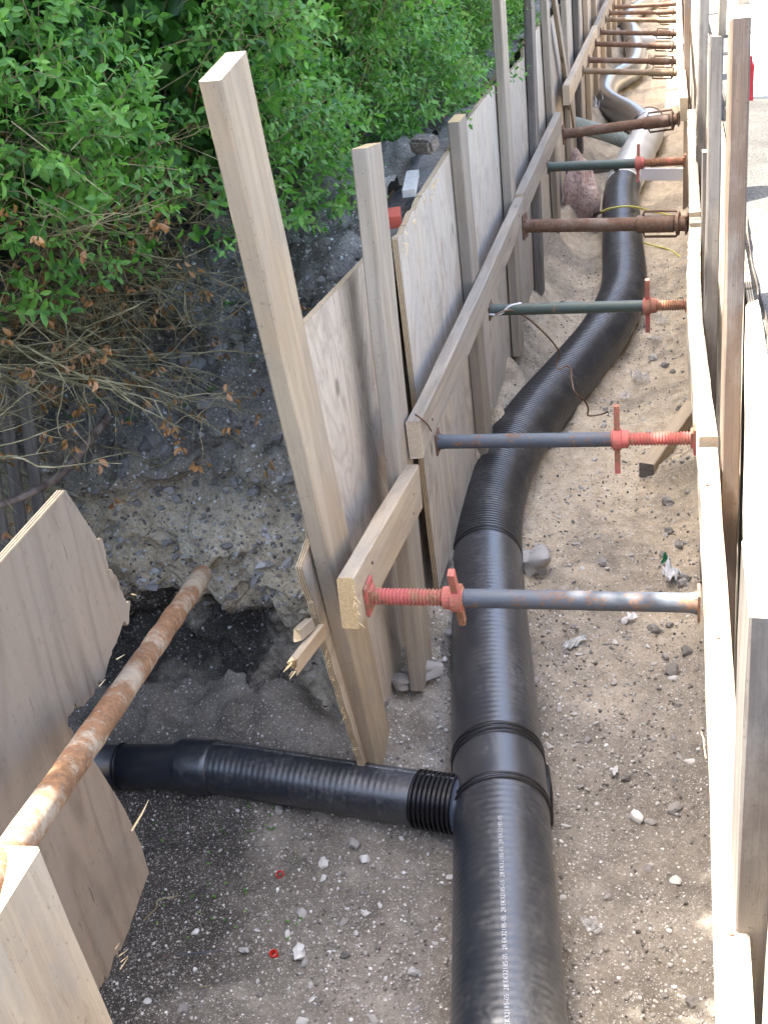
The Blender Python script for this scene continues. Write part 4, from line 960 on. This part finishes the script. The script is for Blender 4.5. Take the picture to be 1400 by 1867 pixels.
# finer gravel in one mesh
icv = []; bm = bmesh.new(); bmesh.ops.create_icosphere(bm, subdivisions=1, radius=1); bm.verts.ensure_lookup_table()
IV = np.array([v.co[:] for v in bm.verts]); IF = np.array([[v.index for v in f.verts] for f in bm.faces]); bm.free()
def pebble_mesh(name, pts, sizes):
    n = len(pts); J = rng.uniform(.65, 1.25, (n, len(IV), 1)); sc = rng.uniform(.5, 1.1, (n, 1, 3)); th = rng.uniform(0, 6.28, n); c, s = np.cos(th), np.sin(th)
    v = IV[None] * J * sc * np.asarray(sizes)[:, None, None]
    vx = v[:, :, 0] * c[:, None] - v[:, :, 1] * s[:, None]; vy = v[:, :, 0] * s[:, None] + v[:, :, 1] * c[:, None]
    V = np.stack([vx, vy, v[:, :, 2]], 2) + np.asarray(pts)[:, None, :]
    F = (np.arange(n) * len(IV))[:, None, None] + IF[None]
    return np_mesh(name, V.reshape(-1, 3), F.reshape(-1, 3), 3)
pts = []; sz = []
while len(pts) < 11000:
    y = 1.4 + 6.5 * random.random() ** 2.0; x = random.uniform(-1.5, .1) if y < 2.6 else random.uniform(-.84, .1)
    if y < 9.6 and not ok_floor(x, y): continue
    if x < -1.0 and random.random() < .55: continue
    if y > 3.6 and random.random() < .45: continue
    if noise.noise(Vector((x * 3.2, y * 3.2, 4))) + random.uniform(-.4, .4) < -.08: continue
    s = .0016 + .0068 * random.random() ** 2.8; pts.append((x, y, floor_z(x, y) + s * .3)); sz.append(s)
tag(child('gravel', pebble_mesh('gravel', pts, sz), M_gravel, floor_o), kind='stuff')
# clods and stones on the bank: rays cast onto the bank surface
bpy.context.view_layer.update(); dg = bpy.context.evaluated_depsgraph_get()
clod = [rock_me('soil_clod', 2, 40 + i, (1, random.uniform(.7, 1), random.uniform(.6, .9)), .34) for i in range(7)]
for me in clod: me.materials.append(M_clod)
bvh = __import__('mathutils').bvhtree.BVHTree.FromObject(bank_o, dg)
def on_bank(px_, py_):
    d = Vector(ray(px_, py_)).normalized(); h = bvh.ray_cast(Vector((0, 0, CZ)), d); return h[0]
cnt = 0; tries = 0; cpts = []; csz = []
while cnt < 150 and tries < 3000:
    tries += 1; x = random.uniform(210, 660); y = random.uniform(420, 900)
    p = on_bank(x, y)
    if p is None or p.x > -.9: continue
    s = random.choice([.008, .010, .012, .014, .018, .024]) * random.uniform(.7, 1.2); place(random.choice(clod), 'soil_clod', bank_o, p, s); cnt += 1
for (x, y, s) in [(335, 655, .055), (310, 640, .03), (360, 665, .04), (280, 800, .038), (375, 735, .042), (415, 710, .024), (590, 560, .035), (440, 640, .03), (430, 615, .02), (300, 820, .02), (400, 640, .035), (300, 700, .03)]:
    p = on_bank(x, y)
    if p is not None: place(random.choice(clod), 'soil_clod', bank_o, p, s)
cnt = 0; tries = 0
while cnt < 230 and tries < 3000:
    tries += 1; x = random.uniform(100, 600); y = random.uniform(850, 1100); p = on_bank(x, y)
    if p is None or p.x > -.9: continue
    place(random.choice(peb), 'stone', bank_o, p, random.choice([.006, .008, .01, .012, .015, .02]) * random.uniform(.8, 1.3)); cnt += 1
for _ in range(9000):
    x = random.uniform(60, 660); y = random.uniform(380, 1320); p = on_bank(x, y)
    if p is None or p.x > -.89: continue
    if y < 830 and random.random() < .5: continue
    if y > 1120 and random.random() < .75: continue
    s = .0018 + .008 * random.random() ** 2.6; cpts.append(p[:]); csz.append(s)
tag(child('gravel', pebble_mesh('gravel', cpts, csz), M_gravel, bank_o), kind='stuff')
# weeds on the bank and in the pit
wp_, wd_, wu_, wl_ = [], [], [], []
for (x, y) in [(185, 735), (240, 745), (240, 770), (345, 742), (385, 715), (465, 660), (130, 765), (620, 300), (400, 425), (300, 600), (200, 700), (420, 560)]:
    p = on_bank(x, y)
    if p is None: continue
    for k in range(9): wp_.append(p + Vector((random.gauss(0, .012), random.gauss(0, .012), .008))); wd_.append(Vector((random.gauss(0, 1), random.gauss(0, 1), .6))); wu_.append(Vector((0, 0, 1))); wl_.append(random.uniform(.010, .022))
for k in range(46):
    p = oZ(random.uniform(270, 560), random.uniform(1480, 1700), .02); p.z = floor_z(p.x, p.y) + .006; wp_.append(p); wd_.append(Vector((random.gauss(0, 1), random.gauss(0, 1), .1))); wu_.append(Vector((0, 0, 1))); wl_.append(random.uniform(.008, .016))
V, F = leaf_batch(np.array([p[:] for p in wp_]), np.array([p[:] for p in wd_]), np.array([p[:] for p in wu_]), np.array(wl_), .5)
tag(link('weeds', np_mesh('weeds', V, F, 3), M_leaf), 'small green weed sprouts and fallen leaves on the dark soil', 'weeds', kind='stuff')

# ================================================================== SMALL THINGS
def rock(name, px_, z, s, mat, label, sub=3, seed=1, sq=(1, .8, .7)):
    p = oZ(*px_, z); me = rock_me(name, sub, seed, sq, .35); o = link(name, me, mat); o.location = (p.x, p.y, floor_z(p.x, p.y) + s * .45 if z < .5 else z); o.scale = (s, s, s); o.rotation_euler = (.3, .2, seed); smooth_by_angle(me, 35)
    return tag(o, label, 'stone')
M_rock = stone_mat('pale_rock', (.34, .32, .29), (.42, .4, .37), (.5, .48, .45)); M_flint = stone_mat('white_flint', (.62, .6, .55), (.7, .68, .63), (.75, .73, .68))
rock('stone', (972, 1025), .04, .075, M_rock, 'fist-sized speckled grey rock against the ribbed pipe', 3, 3, (1, .8, .8))
rock('stone', (588, 1570), .01, .021, M_flint, 'smooth white stone lying below the branch pipe', 2, 5, (1, .9, .4))
rock('stone', (665, 1568), .01, .016, M_flint, 'small angular white stone right of the smooth white one', 2, 6)
rock('stone', (545, 1728), .01, .022, M_flint, 'knobbly whitish stone beside the lower red ring', 2, 8, (1.3, .8, .6))
rock('stone', (443, 1727), .01, .014, M_rock, 'oval beige stone left of the lower red ring', 2, 9, (1.3, .7, .5))
rock('stone', (354, 1686), .01, .012, M_flint, 'small white stone on the dark soil near the brown plywood', 2, 10)
rock('stone', (1160, 1490), .01, .022, M_flint, 'whitish lump of stone right of the tee fitting', 2, 12)
rock('stone', (1230, 1602), .01, .019, M_flint, 'pale stone near the sunlit waling at the lower right', 2, 13, (1, .7, .6))
rock('stone', (735, 1285), .1, .045, M_clod, 'dark earth lump at the foot of the first plywood sheet', 3, 15, (1, .8, .6))
rock('stone', (770, 1235), .16, .05, M_clod, 'light grey earth lump under the second post', 3, 16, (1.2, 1, .8))
rock('stone', (1225, 1220), .01, .03, M_clod, 'dark stone by the right boards below the nearest prop', 2, 17)
rock('stone', (1190, 655), .03, .03, M_rock, 'brown lump of clay near the third prop handle', 2, 18)
M_ringred = NT('red_plastic').out((.55, .035, .025), rough=.4)
def torus(name, p, R_, r_, mat, label, cat, tilt):
    m = MB(); n = 24; q = 8; V = []; F = []
    prof = [(R_ - r_, -.007), (R_ + r_, -.007), (R_ + r_ * 1.5, .002), (R_ + r_, .008), (R_ - r_ * .2, .009), (R_ - r_, .004)]
    for i in range(n):
        a = 2 * math.pi * i / n
        for (rr_, h) in prof: V.append((rr_ * math.cos(a), rr_ * math.sin(a), h))
    k = len(prof)
    for i in range(n):
        for j in range(k): F.append((i * k + j, ((i + 1) % n) * k + j, ((i + 1) % n) * k + (j + 1) % k, i * k + (j + 1) % k))
    me = mesh(name, V, F); smooth_by_angle(me, 40); o = link(name, me, mat); o.location = p; o.rotation_euler = tilt; return tag(o, label, cat)
for (px_, lb, tl) in (((511, 1595), 'upper small red plastic ring lying in the pit below the branch pipe', (.6, .3, 0)), ((498, 1733), 'lower small red plastic ring lying in the pit near the whitish stone', (.15, -.1, 0))):
    p = oZ(*px_, .015); torus('plastic_ring', (p.x, p.y, floor_z(p.x, p.y) + .011), .0095, .002, M_ringred, lb, 'ring', tl)
# crumpled foil / film / paper
def crumple(name, px_, w_, d_, mat, label, cat, seed, h=.03, n=14, lift=.012):
    p = oZ(*px_, .02); V = []; F = []
    for j in range(n + 1):
        for i in range(n + 1):
            x = (i / n - .5) * w_; y = (j / n - .5) * d_
            e = 1 + .25 * noise.noise(Vector((i * .5, j * .5, seed)))
            rdg = abs(noise.noise(Vector((x * 38, y * 38, seed * 3.3)))) + .6 * abs(noise.noise(Vector((x * 80, y * 80, seed))))
            V.append((x * e + .006 * noise.noise(Vector((x * 60, y * 60, 9))), y * e, h * rdg * 1.3))
    for j in range(n):
        for i in range(n):
            u, v = i / n - .5, j / n - .5
            if u * u + v * v > .17 + .13 * noise.noise(Vector((u * 5, v * 5, seed * 1.7))): continue
            F.append((j * (n + 1) + i, j * (n + 1) + i + 1, (j + 1) * (n + 1) + i + 1, (j + 1) * (n + 1) + i))
    me = mesh(name, V, F); o = link(name, me, mat); o.location = (p.x, p.y, floor_z(p.x, p.y) + lift); o.rotation_euler = (random.uniform(-.15, .15), random.uniform(-.15, .15), seed); return tag(o, label, cat)
g = NT('clear_plastic_film'); g.b.inputs['Transmission Weight'].default_value = .8; g.b.inputs['IOR'].default_value = 1.1; M_film = g.out((.9, .9, .9), rough=.15)
M_paper = NT('white_paper').out((.72, .72, .72), rough=.7); M_foil = NT('dirty_grey_film').out((.42, .42, .40), rough=.35)
crumple('plastic_film', (1168, 695), .17, .14, M_film, 'clear crumpled plastic film on the sand between the second and third props', 'plastic film', 2, .06)
crumple('plastic_film', (1140, 715), .07, .11, M_film, 'narrow flap of clear plastic film left of the larger film', 'plastic film', 3, .03)
crumple('plastic_film', (1205, 592), .09, .09, M_film, 'small clear plastic scrap below the third prop screw', 'plastic film', 5, .05)
crumple('plastic_film', (1195, 622), .10, .05, M_film, 'flat shiny plastic scrap beside a clay lump', 'plastic film', 6, .02)
crumple('paper_wrapper', (1225, 1056), .085, .09, M_paper, 'crumpled white wrapper with a green patch behind the nearest prop', 'wrapper', 7, .06)
crumple('paper_wrapper', (1213, 1035), .03, .04, NT('green_print').out((.02, .16, .07), rough=.6), 'green scrap of the crumpled white wrapper', 'wrapper', 8, .05, 8, .035)
crumple('film_scrap', (1048, 1167), .13, .045, M_foil, 'torn grey film strip on the soil below the nearest prop', 'film', 4, .03)
crumple('film_scrap', (1153, 1120), .035, .05, M_paper, 'white scrap just below the nearest prop tube', 'film', 9, .02)
crumple('film_scrap', (1120, 1390), .05, .02, M_foil, 'small grey film scrap right of the tee rings', 'film', 11, .01)
crumple('plastic_film', (1075, 1680), .08, .05, M_film, 'clear plastic scrap lying right of the printed pipe', 'plastic film', 12, .02)
crumple('plastic_bag', (1108, 218), .34, .3, M_paper, 'white plastic bag by the left boards behind the corrugated hose', 'plastic bag', 13, .22)
# wooden offcuts
a, b = oZ(1178, 858, .06), oZ(1262, 742, .06); timber('wood_offcut', a, b, (0, 0, 1), .075, .07, [M_fresh, M_dark], 'stout wood offcut lying on the sand under the second prop screw', 'offcut', rag1=.01)
a, b = oZ(1168, 317, .22), oZ(1247, 317, .22); timber('white_board', a, b, (0, 0, 1), .1, .02, [NT('pale_board').out((.6, .58, .6), rough=.7), M_endp], 'pale lettered board lying across the trench below the green prop', 'board')
p = oD(585, 1150, 2.98); q = oD(535, 1215, 2.86); SW = timber('splintered_stick', p, q, (0, 0, 1), .05, .022, [M_fresh, M_splint], 'broken splintered wood stub poking out from behind the first plywood sheet', 'stick', rag1=.05, jit=.003)
timber('stick_stub', p + Vector((-.02, -.02, .035)), p.lerp(q, .35) + Vector((-.025, -.03, .045)), (0, 1, 1), .035, .028, [M_fresh, M_splint], parent=SW, rag1=.03, jit=.003)
for i in range(7):
    m = MB(); r_ = q + Vector((random.uniform(-.012, .012), random.uniform(-.01, .01), random.uniform(-.02, .02))); m.tube([r_, r_ + (q - p).normalized() * random.uniform(.01, .03)], [.003, .0006], 4); child('splinter', m.me('splinter'), M_splint, SW)
# pink insulation bundle
p = oZ(1042, 350, .12); me = rock_me('insulation_bundle', 4, 77, (.8, .75, 1.25), .4)
gi = NT('pink_mineral_wool'); nz = gi.noise(gi.coord(), 6, 5, .7); M_pink = gi.out(gi.ramp(nz, [(.35, (.45, .30, .25)), (.5, (.66, .48, .43)), (.65, (.78, .64, .57))]), gi.bump(nz, .8, .15), .9)
o = link('insulation_bundle', me, M_pink); o.location = (-.70, 8.9, .22); o.scale = (.16, .18, .24); tag(o, 'pinkish wrapped bundle standing against the left boards behind the rusty strut', 'bundle')
m = MB(); m.tube([oZ(1022, 262, .45), oZ(1048, 305, .1)], .03, 12); tag(link('red_pipe', m.me('red_pipe', True), M_red), 'short red-brown pipe leaning on the left boards above the pink bundle', 'pipe')
# cables
def cable(name, P, r_, mat, label, cat='cable'):
    m = MB(); m.tube(catmull(P, 8), r_, 7); return tag(link(name, m.me(name, True), mat), label, cat)
M_yel = NT('yellow_sheath').out((.50, .47, .12), rough=.6)
cable('yellow_cable', [oZ(1095, 386, .26), oZ(1115, 379, .30), oZ(1150, 376, .30), oZ(1190, 385, .12), oZ(1225, 393, .05), oZ(1248, 398, .08)], .0075, M_yel, 'yellow cable looping over the ribbed pipe behind the rusty strut')
cable('yellow_cable', [oZ(1165, 440, .05), oZ(1190, 447, .02), oZ(1220, 455, .02), oZ(1247, 474, .03)], .0065, M_yel, 'yellow cable end on the sand in front of the rusty strut')
cable('black_cable', [oZ(1098, 385, .25), oZ(1080, 392, .1), oZ(1050, 396, .06), oZ(1012, 392, .1)], .012, M_seal, 'black cable joining the yellow one at the left')
cable('black_hose', [oZ(1060, 345, .2), oZ(1068, 370, .1), oZ(1080, 392, .05)], .032, M_pipe, 'short black hose lying beside the pink bundle', 'hose')
cable('grey_conduit', [oZ(1045, 308, .1), oZ(1080, 312, .12), oZ(1125, 305, .3)], .022, M_tube, 'thin grey conduit across the trench above the pink bundle', 'conduit')
wpx = [(903, 573), (930, 565), (962, 580), (990, 605), (1010, 627), (1020, 645), (1014, 660), (1018, 673), (1030, 667), (1040, 672), (1042, 695), (1048, 715), (1065, 730), (1072, 745), (1072, 757), (1095, 755), (1108, 750)]
wz_ = [.93, .925, .8, .65, .53, .46, .42, .40, .39, .38, .36, .33, .27, .2, .14, .14, .18]
cable('rusty_wire', [oZ(x, y, z) for (x, y), z in zip(wpx, wz_)], .0042, M_brown, 'bent rusty wire hanging from the third prop over the ribbed pipe', 'wire')
cable('pale_wire', [oY(890, 573, 4.47), oY(912, 572, 4.45), oY(928, 558, 4.45), oY(950, 552, 4.45)], .004, M_paper, 'pale wire twisted round the left end of the third prop', 'wire')
cable('tie_wire', [oX(757, 755, -.76), oX(768, 763, -.75), oX(778, 772, -.745), oX(786, 785, -.745)], .003, M_brown, 'thin rusty tie wire at the near end of the long left waling', 'wire')
cable('thin_rod', [oZ(298, 1742, .02), oZ(350, 1738, .022), oZ(408, 1733, .03)], .0022, M_tube, 'thin straight wire lying on the dark pit floor', 'wire')
cable('rootlet', [oZ(262, 1678, .02), oZ(285, 1655, .03), oZ(290, 1640, .03), oZ(330, 1632, .02)], .0018, M_twig, 'thin pale rootlet on the dark pit floor', 'root')
cable('rootlet', [oZ(360, 1800, .02), oZ(385, 1798, .02), oZ(408, 1802, .02)], .0014, M_twig, 'fine rootlet at the bottom of the pit', 'root')
# things on the garden side
p = oZ(748, 372, 1.62); m = MB()
M = Matrix.Translation(Vector((-.91, 3.98, 1.575))) @ Matrix.Rotation(.15, 4, 'Z'); m.box((0, 0, 0), (.045, .30, .025), M); tag(link('stone_slab', m.me('stone_slab'), M_rock), 'pale flat slab on the ground behind the splintered plywood corner', 'slab')
m = MB(); M = Matrix.Translation(Vector((-.90, 3.62, 1.55))) @ Matrix.Rotation(.2, 4, 'Z') @ Matrix.Rotation(.1, 4, 'X'); m.box((0, 0, 0), (.05, .09, .04), M)
tag(link('roof_tile', m.me('roof_tile'), NT('red_clay').out((.36, .07, .045), rough=.7)), 'red clay tile end behind the second post', 'tile')
p = oZ(778, 262, 1.66); m = MB(); M = Matrix.Translation(Vector((p.x - .02, p.y + .05, 1.65))) @ Matrix.Rotation(-.4, 4, 'Z') @ Matrix.Rotation(.25, 4, 'X'); m.box((0, 0, 0), (.10, .07, .06), M)
me = m.me('concrete_block'); bm = bmesh.new(); bm.from_mesh(me); bmesh.ops.bevel(bm, geom=bm.edges[:], offset=.012, segments=2, affect='EDGES'); bm.to_mesh(me); bm.free()
tag(link('concrete_block', me, M_cut), 'grey concrete block on the soil under the hedge', 'block')
# street side posts and the red marker seen past the large brown post
timber('barrier_post', oD(1312, 70, 7.4) - Vector((0, 0, .35)), oD(1322, -25, 7.1) + Vector((0, 0, .3)), (0, 1, 0), .09, .05, [M_grey, M_endp], 'brown post rising beyond the dark grey post on the street side', 'post')
timber('barrier_post', oD(1352, 12, 8.5) - Vector((0, 0, .75)), oD(1356, -40, 8.4) + Vector((0, 0, .3)), (0, 1, 0), .09, .09, [M_grey, M_endp], 'reddish post just visible above the pale sawn post top', 'post')
m = MB(); p = oY(1371, 147, 3.24); m.box((p.x - .006, p.y, p.z), (.016, .05, .09)); m.box((p.x - .008, p.y - .02, p.z + .05), (.010, .02, .03)); tag(link('red_marker', m.me('red_marker'), NT('red_marker_paint').out((.6, .04, .05), rough=.5)), 'red marker showing behind the right side of the large brown post', 'marker')
